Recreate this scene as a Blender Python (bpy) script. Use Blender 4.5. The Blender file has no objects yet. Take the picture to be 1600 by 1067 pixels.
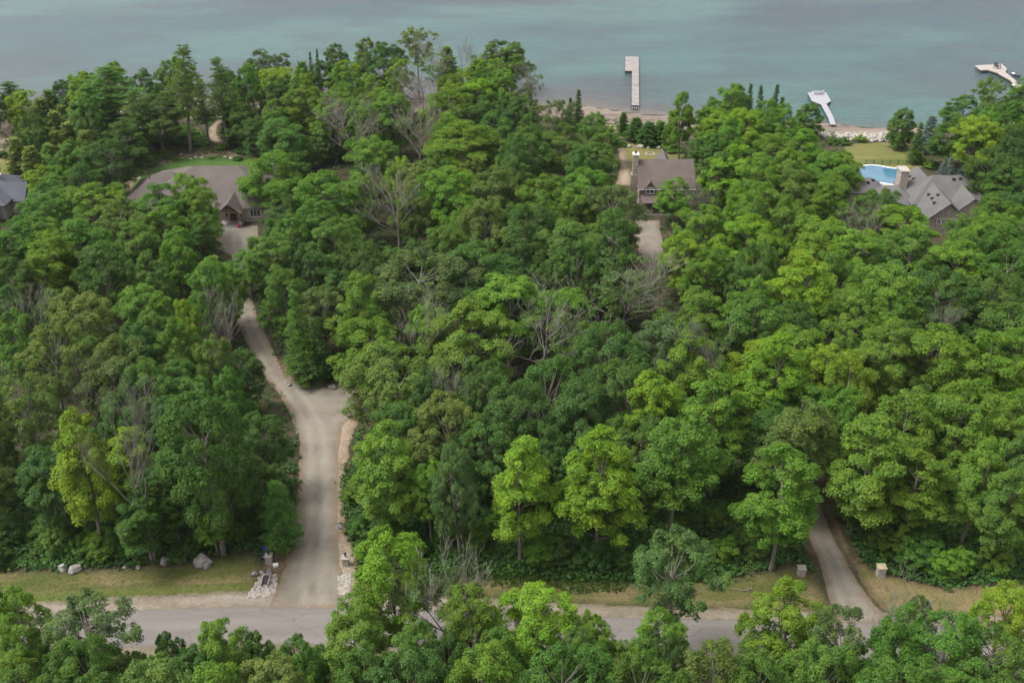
import bpy, bmesh, math, random
import numpy as np
from mathutils import Vector, Matrix, noise
from mathutils.geometry import delaunay_2d_cdt

scn = bpy.context.scene
COL = scn.collection

# ------------------------------------------------------------------ camera, sky, sun, exposure
CAM_H = 92.0; PITCH = math.radians(30.0); FPX = 1700.0
cam = bpy.data.cameras.new('camera'); cam_o = bpy.data.objects.new('camera', cam); COL.objects.link(cam_o)
cam.sensor_width = 36.0; cam.lens = 36.0 * FPX / 1600.0
cam.clip_start = 1.0; cam.clip_end = 20000.0
cam_o.location = (0, 0, CAM_H); cam_o.rotation_euler = (math.pi / 2 - PITCH, 0, 0)
scn.camera = cam_o

SUN_EL = math.radians(60.0); SUN_AZ = math.radians(-95.0)      # azimuth clockwise from +Y
world = bpy.data.worlds.new('World'); scn.world = world; world.use_nodes = True
wn = world.node_tree.nodes; wl = world.node_tree.links
bg = wn['Background']
sky = wn.new('ShaderNodeTexSky'); sky.sky_type = 'NISHITA'; sky.sun_disc = False
sky.sun_elevation = SUN_EL; sky.sun_rotation = SUN_AZ
sky.air_density = 1.0; sky.dust_density = 4.0; sky.ozone_density = 1.0
hs = wn.new('ShaderNodeHueSaturation'); hs.inputs['Saturation'].default_value = 0.05
wl.new(sky.outputs[0], hs.inputs['Color']); wl.new(hs.outputs[0], bg.inputs['Color'])
bg.inputs['Strength'].default_value = 0.15
sun = bpy.data.lights.new('sun', 'SUN'); sun.energy = 1.25; sun.angle = math.radians(20.0); sun.color = (1.0, 0.95, 0.87)
sun_o = bpy.data.objects.new('sun', sun); COL.objects.link(sun_o)
sun_o.location = (-120, 150, 300)
sdir = Vector((math.sin(SUN_AZ) * math.cos(SUN_EL), math.cos(SUN_AZ) * math.cos(SUN_EL), math.sin(SUN_EL)))
sun_o.rotation_euler = sdir.to_track_quat('Z', 'Y').to_euler()
scn.view_settings.view_transform = 'Standard'; scn.view_settings.look = 'None'
scn.view_settings.exposure = 1.0; scn.view_settings.gamma = 1.0

# ------------------------------------------------------------------ survey helpers (photo pixel <-> ground)
CT, ST = math.cos(PITCH), math.sin(PITCH)
def at(px, py, z=0.0):
    dx = px - 800.0; v = 533.5 - py
    d = (dx, FPX * CT + ST * v, -FPX * ST + CT * v)
    t = (z - CAM_H) / d[2]
    return (d[0] * t, d[1] * t)
def proj(x, y, z):
    zz = z - CAM_H
    dep = y * CT - zz * ST
    up = y * ST + zz * CT
    return (800 + FPX * x / dep, 533.5 - FPX * up / dep, dep)

WATER_Z = -2.0
_sh = [(-500, 152), (-200, 156), (0, 158), (130, 154), (365, 150), (600, 152), (760, 157), (860, 166), (950, 172), (1060, 182),
       (1290, 194), (1390, 199), (1480, 196), (1560, 182), (1600, 172), (1800, 160), (2200, 150)]
SHX, SHY = zip(*[at(a, b, WATER_Z) for a, b in _sh])
def shore_y(x):
    return np.interp(x, SHX, SHY) + 1.2 * math.sin(x * 0.11) + 0.7 * math.sin(x * 0.31 + 1)
def gz(x, y):
    s = shore_y(x) - y
    if s > 0:
        t = min(1.0, s / 34.0); t = t * t * (3 - 2 * t)
        return WATER_Z + 0.02 - WATER_Z * t
    return WATER_Z + 0.02 + 0.06 * s
def atg(px, py, dz=0.0):
    z = 0.0
    for _ in range(8):
        x, y = at(px, py, z + dz); z = gz(x, y)
    return (x, y, z)

# ------------------------------------------------------------------ materials
def new_mat(name):
    m = bpy.data.materials.new(name); m.use_nodes = True
    nt = m.node_tree
    return m, nt, nt.nodes['Principled BSDF'], nt.nodes['Material Output']
def N(nt, t, **kw):
    n = nt.nodes.new(t)
    for k, v in kw.items():
        if hasattr(n, k): setattr(n, k, v)
        else: n.inputs[k].default_value = v
    return n
def coords(nt):
    g = nt.nodes.new('ShaderNodeNewGeometry'); return g.outputs['Position']
def noise_tex(nt, vec, scale, detail=4.0, rough=0.55, stretch=None):
    if stretch:
        mp = nt.nodes.new('ShaderNodeMapping'); mp.inputs['Scale'].default_value = stretch
        nt.links.new(vec, mp.inputs['Vector']); vec = mp.outputs[0]
    n = nt.nodes.new('ShaderNodeTexNoise'); n.inputs['Scale'].default_value = scale
    n.inputs['Detail'].default_value = detail; n.inputs['Roughness'].default_value = rough
    nt.links.new(vec, n.inputs['Vector']); return n.outputs['Fac']
def ramp(nt, fac, stops):
    r = nt.nodes.new('ShaderNodeValToRGB')
    e = r.color_ramp.elements
    while len(e) < len(stops): e.new(0.5)
    for el, (p, c) in zip(e, stops):
        el.position = p; el.color = (*c, 1) if len(c) == 3 else c
    nt.links.new(fac, r.inputs['Fac']); return r.outputs['Color']
def mix(nt, fac, a, b, mode='MIX'):
    m = nt.nodes.new('ShaderNodeMix'); m.data_type = 'RGBA'; m.blend_type = mode
    if isinstance(fac, float): m.inputs[0].default_value = fac
    else: nt.links.new(fac, m.inputs[0])
    for i, s in ((6, a), (7, b)):
        if isinstance(s, tuple): m.inputs[i].default_value = (*s, 1)
        else: nt.links.new(s, m.inputs[i])
    return m.outputs[2]
def bump(nt, h, bsdf, strength=0.4, dist=0.1):
    b = nt.nodes.new('ShaderNodeBump'); b.inputs['Strength'].default_value = strength; b.inputs['Distance'].default_value = dist
    nt.links.new(h, b.inputs['Height']); nt.links.new(b.outputs[0], bsdf.inputs['Normal'])

def edge_blend(nt, p, col, c):
    e = N(nt, 'ShaderNodeAttribute', attribute_name='edge')
    n1 = noise_tex(nt, p, 0.9, 5, 0.7); n2 = noise_tex(nt, p, 5.0, 3, 0.7)
    a = N(nt, 'ShaderNodeMath', operation='MULTIPLY_ADD'); a.inputs[1].default_value = 1.5; nt.links.new(n1, a.inputs[0]); nt.links.new(e.outputs['Fac'], a.inputs[2])
    b = N(nt, 'ShaderNodeMath', operation='MULTIPLY_ADD'); b.inputs[1].default_value = 0.6; nt.links.new(n2, b.inputs[0]); nt.links.new(a.outputs[0], b.inputs[2])
    mr = N(nt, 'ShaderNodeMapRange'); mr.inputs['From Min'].default_value = 1.0; mr.inputs['From Max'].default_value = 1.75; nt.links.new(b.outputs[0], mr.inputs['Value'])
    return mix(nt, mr.outputs[0], c, col)
def mat_mottled(name, c1, c2, c3=None, scale=0.25, fine=3.0, rough=0.95, bstr=0.5, bdist=0.08, stretch=None, spec=0.2, edge=None):
    m, nt, b, o = new_mat(name)
    p = coords(nt)
    big = noise_tex(nt, p, scale, 5, 0.6, stretch); sm = noise_tex(nt, p, fine, 6, 0.7, stretch)
    stops = [(0.32, c1), (0.62, c2)] if c3 is None else [(0.28, c1), (0.5, c2), (0.7, c3)]
    col = ramp(nt, big, stops)
    if edge: col = edge_blend(nt, p, col, edge)
    dk = ramp(nt, sm, [(0.25, (0.62, 0.62, 0.62)), (0.75, (1.3, 1.3, 1.3))])
    col = mix(nt, 1.0, col, dk, 'MULTIPLY')
    nt.links.new(col, b.inputs['Base Color']); b.inputs['Roughness'].default_value = rough
    b.inputs['Specular IOR Level'].default_value = spec
    bump(nt, sm, b, bstr, bdist)
    return m

M = {}
M['floor'] = mat_mottled('forest_floor', (0.035, 0.045, 0.018), (0.06, 0.05, 0.03), (0.10, 0.075, 0.045), 0.3, 2.5)
M['verge'] = mat_mottled('verge_grass', (0.055, 0.085, 0.018), (0.11, 0.108, 0.036), (0.20, 0.15, 0.085), 0.22, 3.0, stretch=(0.6, 1.3, 1), edge=(0.06, 0.055, 0.03))
M['verge_green'] = mat_mottled('verge_green_grass', (0.06, 0.105, 0.016), (0.085, 0.125, 0.024), (0.12, 0.13, 0.04), 0.35, 4.0, stretch=(0.5, 1.4, 1), edge=(0.115, 0.115, 0.038))
M['verge_dry'] = mat_mottled('dry_grass', (0.086, 0.103, 0.026), (0.172, 0.142, 0.065), (0.215, 0.159, 0.086), 0.3, 4.0, edge=(0.103, 0.073, 0.039))
M['lawn'] = mat_mottled('lawn_grass', (0.045, 0.095, 0.018), (0.062, 0.118, 0.024), (0.085, 0.13, 0.034), 0.25, 4.0)
M['lawn_dry'] = mat_mottled('lawn_grass_dry', (0.086, 0.120, 0.030), (0.138, 0.138, 0.043), (0.189, 0.155, 0.065), 0.16, 4.0, stretch=(0.3, 1.6, 1))
M['sand'] = mat_mottled('sand', (0.241, 0.185, 0.133), (0.310, 0.241, 0.176), (0.361, 0.288, 0.215), 0.4, 3.0, edge=(0.172, 0.129, 0.086))
M['beach'] = mat_mottled('beach_shingle', (0.108, 0.080, 0.065), (0.195, 0.155, 0.130), (0.260, 0.217, 0.184), 0.18, 2.0, stretch=(0.22, 1.6, 1))
M['shoulder'] = mat_mottled('gravel_shoulder', (0.205, 0.172, 0.140), (0.255, 0.216, 0.178), (0.30, 0.258, 0.214), 0.5, 6.0, stretch=(0.5, 1.4, 1), edge=(0.15, 0.128, 0.08))
M['earth'] = mat_mottled('bare_earth', (0.13, 0.09, 0.06), (0.20, 0.15, 0.10), (0.27, 0.21, 0.15), 0.4, 3.0, edge=(0.06, 0.055, 0.03))
M['litter'] = mat_mottled('leaf_litter', (0.10, 0.07, 0.045), (0.17, 0.115, 0.07), (0.24, 0.175, 0.115), 0.6, 4.0, edge=(0.06, 0.055, 0.03))
M['rock'] = mat_mottled('boulder_rock', (0.146, 0.133, 0.120), (0.232, 0.215, 0.198), (0.344, 0.327, 0.310), 0.9, 4.0, bstr=0.7, bdist=0.15)
M['rock_pale'] = mat_mottled('pale_stone', (0.260, 0.224, 0.195), (0.361, 0.325, 0.289), (0.448, 0.419, 0.390), 2.2, 6.0)
M['stone'] = mat_mottled('pillar_stone', (0.28, 0.25, 0.22), (0.38, 0.34, 0.31), (0.46, 0.42, 0.38), 2.0, 8.0)
M['cap'] = mat_mottled('cap_stone', (0.336, 0.311, 0.277), (0.386, 0.361, 0.319), None, 2.0, 8.0)
M['tan_cap'] = mat_mottled('tan_cap_stone', (0.370, 0.302, 0.202), (0.420, 0.344, 0.235), None, 2.0, 8.0)
M['weathered'] = mat_mottled('weathered_timber', (0.206, 0.185, 0.176), (0.275, 0.245, 0.237), (0.361, 0.331, 0.318), 0.55, 9.0, stretch=(1, 3, 1))
M['pale_deck'] = mat_mottled('pale_decking', (0.284, 0.284, 0.310), (0.327, 0.327, 0.353), None, 0.6, 9.0)
M['tan_deck'] = mat_mottled('tan_decking', (0.310, 0.275, 0.254), (0.361, 0.327, 0.301), None, 0.6, 9.0)
M['pile'] = mat_mottled('dock_pile', (0.05, 0.045, 0.04), (0.09, 0.08, 0.07), None, 1.0, 6.0)
M['bark'] = mat_mottled('bark', (0.112, 0.096, 0.082), (0.215, 0.189, 0.163), None, 1.2, 9.0, stretch=(2, 2, 0.4))
M['bark_dead'] = mat_mottled('dead_bark', (0.155, 0.133, 0.116), (0.267, 0.237, 0.211), None, 1.0, 9.0)
M['bark_white'] = mat_mottled('birch_bark', (0.45, 0.43, 0.40), (0.62, 0.60, 0.57), None, 1.2, 9.0)
M['siding'] = mat_mottled('beige_siding', (0.40, 0.36, 0.30), (0.46, 0.41, 0.35), None, 0.6, 6.0)
M['brown_siding'] = mat_mottled('brown_siding', (0.16, 0.12, 0.09), (0.22, 0.17, 0.13), None, 0.8, 6.0)
M['stone_wall'] = mat_mottled('stone_cladding', (0.24, 0.20, 0.165), (0.36, 0.31, 0.26), (0.44, 0.39, 0.34), 2.5, 8.0)
M['grey_wall'] = mat_mottled('grey_siding', (0.26, 0.25, 0.24), (0.32, 0.31, 0.30), None, 0.8, 6.0)
M['timber'] = mat_mottled('timber_frame', (0.33, 0.24, 0.16), (0.42, 0.32, 0.22), None, 1.5, 9.0)
M['dark_door'] = mat_mottled('door_wood', (0.10, 0.045, 0.035), (0.15, 0.07, 0.05), None, 1.5, 9.0)
M['conc'] = mat_mottled('concrete', (0.258, 0.237, 0.215), (0.310, 0.288, 0.262), None, 0.8, 6.0)

def mat_plain(name, c, rough=0.5, metal=0.0, var=0.12):
    m, nt, b, o = new_mat(name)
    n = noise_tex(nt, coords(nt), 6.0, 4)
    lo = tuple(x * (1 - var) for x in c); hi = tuple(min(1, x * (1 + var)) for x in c)
    nt.links.new(ramp(nt, n, [(0.3, lo), (0.7, hi)]), b.inputs['Base Color'])
    b.inputs['Roughness'].default_value = rough; b.inputs['Metallic'].default_value = metal
    return m
M['white'] = mat_plain('white_paint', (0.78, 0.78, 0.76), 0.5, 0, 0.04)
M['blue_plastic'] = mat_plain('blue_plastic', (0.015, 0.03, 0.30), 0.4)
M['black_plastic'] = mat_plain('black_plastic', (0.018, 0.018, 0.02), 0.45)
M['dark_metal'] = mat_plain('dark_metal', (0.035, 0.035, 0.038), 0.5, 0.4)
M['glass'] = mat_plain('window_glass', (0.03, 0.04, 0.05), 0.06)
M['navy'] = mat_plain('navy_hull', (0.03, 0.035, 0.055), 0.25)
M['grey_seat'] = mat_plain('grey_vinyl', (0.10, 0.10, 0.11), 0.5)
M['flower'] = mat_plain('red_flowers', (0.45, 0.04, 0.05), 0.8)

def mat_roof(name, c1, c2):
    m, nt, b, o = new_mat(name)
    p = coords(nt)
    sm = noise_tex(nt, p, 5.0, 5, 0.7, (1, 1, 3)); bg_ = noise_tex(nt, p, 0.35, 4)
    w = N(nt, 'ShaderNodeTexWave', wave_type='BANDS', bands_direction='Z'); w.inputs['Scale'].default_value = 2.2; w.inputs['Distortion'].default_value = 0.8
    nt.links.new(p, w.inputs['Vector'])
    col = ramp(nt, bg_, [(0.3, c1), (0.7, c2)])
    col = mix(nt, 1.0, col, ramp(nt, sm, [(0.25, (0.72, 0.72, 0.72)), (0.75, (1.22, 1.2, 1.18))]), 'MULTIPLY')
    col = mix(nt, 0.35, col, ramp(nt, w.outputs['Fac'], [(0.0, (0.75, 0.75, 0.75)), (0.4, (1.08, 1.08, 1.08))]), 'MULTIPLY')
    nt.links.new(col, b.inputs['Base Color']); b.inputs['Roughness'].default_value = 0.9; b.inputs['Specular IOR Level'].default_value = 0.2
    bump(nt, w.outputs['Fac'], b, 0.5, 0.03)
    return m
M['roof_brown'] = mat_roof('brown_shingles', (0.103, 0.079, 0.074), (0.133, 0.105, 0.097))
M['roof_taupe'] = mat_roof('taupe_shingles', (0.099, 0.083, 0.077), (0.125, 0.106, 0.098))
M['roof_grey'] = mat_roof('grey_shingles', (0.107, 0.103, 0.104), (0.138, 0.132, 0.132))
M['roof_slate'] = mat_roof('slate_shingles', (0.073, 0.077, 0.099), (0.103, 0.107, 0.129))

def mat_asphalt():
    m, nt, b, o = new_mat('weathered_asphalt')
    p = coords(nt)
    a = noise_tex(nt, p, 0.5, 5, 0.6, (0.12, 1.4, 1)); s = noise_tex(nt, p, 14.0, 4, 0.7)
    col = ramp(nt, a, [(0.3, (0.165, 0.148, 0.135)), (0.5, (0.19, 0.172, 0.158)), (0.7, (0.215, 0.196, 0.18))])
    col = mix(nt, 1.0, col, ramp(nt, s, [(0.3, (0.8, 0.8, 0.8)), (0.7, (1.15, 1.15, 1.15))]), 'MULTIPLY')
    mp = nt.nodes.new('ShaderNodeMapping'); mp.inputs['Scale'].default_value = (0.16, 0.34, 1); nt.links.new(p, mp.inputs['Vector'])
    wob = N(nt, 'ShaderNodeTexNoise'); wob.inputs['Scale'].default_value = 1.2; nt.links.new(p, wob.inputs['Vector'])
    mv = N(nt, 'ShaderNodeVectorMath', operation='MULTIPLY_ADD'); mv.inputs[1].default_value = (0.22, 0.22, 0); nt.links.new(wob.outputs['Color'], mv.inputs[0]); nt.links.new(mp.outputs[0], mv.inputs[2])
    vo = N(nt, 'ShaderNodeTexVoronoi', feature='DISTANCE_TO_EDGE'); vo.inputs['Scale'].default_value = 1.0; nt.links.new(mv.outputs[0], vo.inputs['Vector'])
    col = mix(nt, ramp(nt, vo.outputs['Distance'], [(0.0, (0.5, 0.5, 0.5)), (0.02, (0, 0, 0))]), col, (0.10, 0.09, 0.085))
    pt = noise_tex(nt, p, 0.16, 2, 0.4)
    col = mix(nt, ramp(nt, pt, [(0.60, (0, 0, 0)), (0.63, (0.3, 0.3, 0.3))]), col, (0.15, 0.14, 0.135))
    e = N(nt, 'ShaderNodeAttribute', attribute_name='edge')
    col = mix(nt, ramp(nt, e.outputs['Fac'], [(0.0, (0.45, 0.45, 0.45)), (0.35, (0, 0, 0))]), col, (0.14, 0.125, 0.115))
    nt.links.new(col, b.inputs['Base Color']); b.inputs['Roughness'].default_value = 0.9; b.inputs['Specular IOR Level'].default_value = 0.2
    bump(nt, s, b, 0.3, 0.02)
    return m
M['asphalt'] = mat_asphalt()
def mat_gravel(name='drive_gravel', k=1.0):
    # packed gravel with the pale wheel tracks stored as a real wear mask ('track' attribute across the drive)
    m, nt, b, o = new_mat(name)
    p = coords(nt)
    a = noise_tex(nt, p, 0.22, 6, 0.65); s = noise_tex(nt, p, 7.0, 5, 0.75)
    col = ramp(nt, a, [(0.28, (0.165 * k, 0.142 * k, 0.114 * k)), (0.48, (0.265 * k, 0.233 * k, 0.190 * k)), (0.72, (0.335 * k, 0.297 * k, 0.245 * k))])
    at_ = N(nt, 'ShaderNodeAttribute', attribute_name='track')
    col = mix(nt, at_.outputs['Fac'], col, (0.36 * k, 0.322 * k, 0.268 * k))
    col = edge_blend(nt, p, col, (0.235 * k, 0.175 * k, 0.12 * k))
    col = mix(nt, 1.0, col, ramp(nt, s, [(0.25, (0.72, 0.72, 0.72)), (0.75, (1.22, 1.22, 1.22))]), 'MULTIPLY')
    nt.links.new(col, b.inputs['Base Color']); b.inputs['Roughness'].default_value = 0.95; b.inputs['Specular IOR Level'].default_value = 0.15
    bump(nt, s, b, 0.5, 0.05)
    return m
M['gravel'] = mat_gravel('drive_gravel', 0.80); M['gravel_grey'] = mat_gravel('narrow_drive_gravel', 0.66)

def mat_leaf(name, transl=0.28, jitter=0.35):
    m, nt, b, o = new_mat(name); nt.nodes.remove(b)
    oi = N(nt, 'ShaderNodeObjectInfo'); g = N(nt, 'ShaderNodeNewGeometry')
    v = ramp(nt, g.outputs['Random Per Island'], [(0.0, (1 - jitter, 1 - jitter, 1 - jitter * 0.8)), (0.55, (1, 1, 1)), (1.0, (1 + jitter * 0.9, 1 + jitter * 0.8, 1.0))])
    col = mix(nt, 1.0, oi.outputs['Color'], v, 'MULTIPLY')
    tc_ = N(nt, 'ShaderNodeTexCoord'); off = N(nt, 'ShaderNodeVectorMath', operation='MULTIPLY_ADD')     # sprays of older and younger leaves
    off.inputs[1].default_value = (37, 53, 71); nt.links.new(oi.outputs['Random'], off.inputs[0]); nt.links.new(tc_.outputs['Object'], off.inputs[2])
    spray = noise_tex(nt, off.outputs[0], 0.42, 3, 0.6)
    col = mix(nt, 1.0, col, ramp(nt, spray, [(0.3, (0.74, 0.84, 0.85)), (0.5, (1, 1, 1)), (0.72, (1.28, 1.14, 0.95))]), 'MULTIPLY')
    d = N(nt, 'ShaderNodeBsdfDiffuse'); t = N(nt, 'ShaderNodeBsdfTranslucent'); gl = N(nt, 'ShaderNodeBsdfGlossy'); gl.inputs['Roughness'].default_value = 0.5
    nt.links.new(col, d.inputs['Color'])
    tc = mix(nt, 1.0, col, (1.12, 1.2, 0.6), 'MULTIPLY'); nt.links.new(tc, t.inputs['Color'])
    m1 = N(nt, 'ShaderNodeMixShader'); m1.inputs[0].default_value = transl
    nt.links.new(d.outputs[0], m1.inputs[1]); nt.links.new(t.outputs[0], m1.inputs[2])
    m2 = N(nt, 'ShaderNodeMixShader'); m2.inputs[0].default_value = 0.012
    nt.links.new(m1.outputs[0], m2.inputs[1]); nt.links.new(gl.outputs[0], m2.inputs[2])
    nt.links.new(m2.outputs[0], o.inputs['Surface'])
    return m
M['leaf'] = mat_leaf('leaf', 0.34); M['needle'] = mat_leaf('needle', 0.12, 0.3)

def mat_water():
    m, nt, b, o = new_mat('lake_water')
    p = coords(nt)
    at_ = N(nt, 'ShaderNodeAttribute', attribute_name='offshore')       # metres from the water's edge: the bed gets deeper
    big = noise_tex(nt, p, 0.012, 4, 0.5, (0.7, 1.6, 1)); med = noise_tex(nt, p, 0.03, 5, 0.6, (0.8, 1.25, 1)); peb = noise_tex(nt, p, 0.6, 5, 0.75)
    shelf = ramp(nt, at_.outputs['Fac'], [(0.0, (0.12, 0.10, 0.085)), (0.05, (0.070, 0.072, 0.074)), (0.2, (0.040, 0.058, 0.070)), (0.42, (0.028, 0.080, 0.088)), (0.7, (0.022, 0.062, 0.078)), (1.0, (0.016, 0.038, 0.058))])
    sandbar = mix(nt, ramp(nt, big, [(0.44, (0, 0, 0)), (0.60, (1, 1, 1))]), shelf, (0.044, 0.108, 0.106))
    weed = ramp(nt, med, [(0.45, (0, 0, 0)), (0.68, (0.6, 0.6, 0.6))])
    col = mix(nt, weed, sandbar, (0.034, 0.046, 0.058))
    stony = ramp(nt, at_.outputs['Fac'], [(0.0, (1, 1, 1)), (0.35, (0, 0, 0))])
    pc = mix(nt, 1.0, col, ramp(nt, peb, [(0.3, (0.75, 0.72, 0.7)), (0.7, (1.2, 1.18, 1.15))]), 'MULTIPLY')
    col = mix(nt, stony, col, pc)
    rip = noise_tex(nt, p, 0.8, 4, 0.7, (0.22, 1.5, 1))
    col = mix(nt, 1.0, col, ramp(nt, rip, [(0.3, (0.86, 0.87, 0.88)), (0.7, (1.13, 1.12, 1.11))]), 'MULTIPLY')  # light and dark of the ripples painted into the water colour
    nt.links.new(col, b.inputs['Base Color'])
    b.inputs['Roughness'].default_value = 0.16; b.inputs['IOR'].default_value = 1.33
    w1 = noise_tex(nt, p, 0.9, 5, 0.7, (0.3, 1.4, 1)); w2 = noise_tex(nt, p, 0.09, 3, 0.5, (0.35, 1.4, 1))
    ad = N(nt, 'ShaderNodeMath', operation='ADD'); nt.links.new(w1, ad.inputs[0]); nt.links.new(w2, ad.inputs[1])
    bump(nt, ad.outputs[0], b, 0.6, 0.35)
    return m
M['water'] = mat_water()
def mat_pool():
    m, nt, b, o = new_mat('pool_water')
    p = coords(nt); n = noise_tex(nt, p, 0.25, 3)
    nt.links.new(ramp(nt, n, [(0.3, (0.05, 0.14, 0.21)), (0.7, (0.08, 0.185, 0.265))]), b.inputs['Base Color'])
    b.inputs['Roughness'].default_value = 0.05; bump(nt, noise_tex(nt, p, 2.0), b, 0.1, 0.05)
    return m
M['pool'] = mat_pool()

# ------------------------------------------------------------------ object helpers
def link(name, data, parent=None):
    o = bpy.data.objects.new(name, data); COL.objects.link(o)
    if parent: o.parent = parent
    return o
def tag(o, label=None, cat=None, group=None, kind=None):
    if label: o['label'] = label
    if cat: o['category'] = cat
    if group: o['group'] = group
    if kind: o['kind'] = kind
    return o
def empty(name, loc, label, cat, group=None, rz=0.0):
    o = link(name, None); o.location = loc; o.rotation_euler = (0, 0, rz); o.empty_display_size = 0.5
    return tag(o, label, cat, group)

class MB:
    def __init__(s): s.v = []; s.f = []
    def add(s, vs, fs):
        k = len(s.v); s.v += [tuple(p) for p in vs]; s.f += [tuple(i + k for i in q) for q in fs]; return s
    def box(s, x0, x1, y0, y1, z0, z1):
        return s.add([(x0, y0, z0), (x1, y0, z0), (x1, y1, z0), (x0, y1, z0), (x0, y0, z1), (x1, y0, z1), (x1, y1, z1), (x0, y1, z1)],
                     [(3, 2, 1, 0), (4, 5, 6, 7), (0, 1, 5, 4), (1, 2, 6, 5), (2, 3, 7, 6), (3, 0, 4, 7)])
    def prism(s, poly, z0, z1):
        n = len(poly)
        return s.add([(*p, z0) for p in poly] + [(*p, z1) for p in poly],
                     [tuple(range(n))[::-1], tuple(range(n, 2 * n))] + [(i, (i + 1) % n, n + (i + 1) % n, n + i) for i in range(n)])
    def tube(s, pts, rad, n=6, cap=True):
        pts = [Vector(p) for p in pts]; rings = []
        k0 = len(s.v)
        for i, p in enumerate(pts):
            d = (pts[min(i + 1, len(pts) - 1)] - pts[max(i - 1, 0)])
            d = d.normalized() if d.length > 1e-9 else Vector((0, 0, 1))
            a = d.cross(Vector((1, 0, 0)) if abs(d.x) < 0.7 else Vector((0, 1, 0))).normalized(); b = d.cross(a)
            r = rad[i] if hasattr(rad, '__len__') else rad
            for j in range(n):
                t = 2 * math.pi * j / n
                s.v.append(tuple(p + (a * math.cos(t) + b * math.sin(t)) * r))
        for i in range(len(pts) - 1):
            for j in range(n):
                s.f.append((k0 + i * n + j, k0 + i * n + (j + 1) % n, k0 + (i + 1) * n + (j + 1) % n, k0 + (i + 1) * n + j))
        if cap: s.f.append(tuple(k0 + (len(pts) - 1) * n + j for j in range(n)))
        return s
    def slab(s, quad, t):
        """thick sheet: polygon (3-D) given a thickness straight down"""
        n = len(quad)
        return s.add([tuple(q) for q in quad] + [(q[0], q[1], q[2] - t) for q in quad],
                     [tuple(range(n)), tuple(range(n, 2 * n))[::-1]] + [((i + 1) % n, i, n + i, n + (i + 1) % n) for i in range(n)])
    def mesh(s, name, mat, smooth=False):
        me = bpy.data.meshes.new(name); me.from_pydata(s.v, [], s.f); me.materials.append(mat)
        if smooth: me.polygons.foreach_set('use_smooth', [True] * len(me.polygons))
        me.update(); return me
    def build(s, name, mat, parent=None, smooth=False):
        return link(name, s.mesh(name, mat, smooth), parent)

def quads_mesh(name, V, mat, n=4):
    """V: (k,n,3) array of separate n-gons"""
    k = V.shape[0]
    me = bpy.data.meshes.new(name)
    me.vertices.add(k * n); me.vertices.foreach_set('co', V.reshape(-1).astype(np.float32))
    me.loops.add(k * n); me.loops.foreach_set('vertex_index', np.arange(k * n, dtype=np.int32))
    me.polygons.add(k); me.polygons.foreach_set('loop_start', np.arange(0, k * n, n, dtype=np.int32))
    me.update(calc_edges=True); me.materials.append(mat)
    return me
def cards(rng, C, Nrm, size, aspect=0.8, tang=None):
    """diamond leaves at C with normals Nrm -> (k,4,3)"""
    k = len(C)
    Nrm = Nrm / (np.linalg.norm(Nrm, axis=1, keepdims=True) + 1e-9)
    T = rng.normal(size=(k, 3)) if tang is None else tang + 0.35 * rng.normal(size=(k, 3))
    T = T - Nrm * (T * Nrm).sum(1, keepdims=True); T /= (np.linalg.norm(T, axis=1, keepdims=True) + 1e-9)
    B = np.cross(Nrm, T)
    L = (size * rng.uniform(0.7, 1.3, k))[:, None] if np.isscalar(size) else size[:, None]
    W = L * aspect
    fold = Nrm * L * 0.12
    return np.stack([C - T * L * 0.5, C + B * W * 0.5 - fold + T * L * 0.05, C + T * L * 0.5, C - B * W * 0.5 - fold + T * L * 0.05], axis=1)

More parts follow.
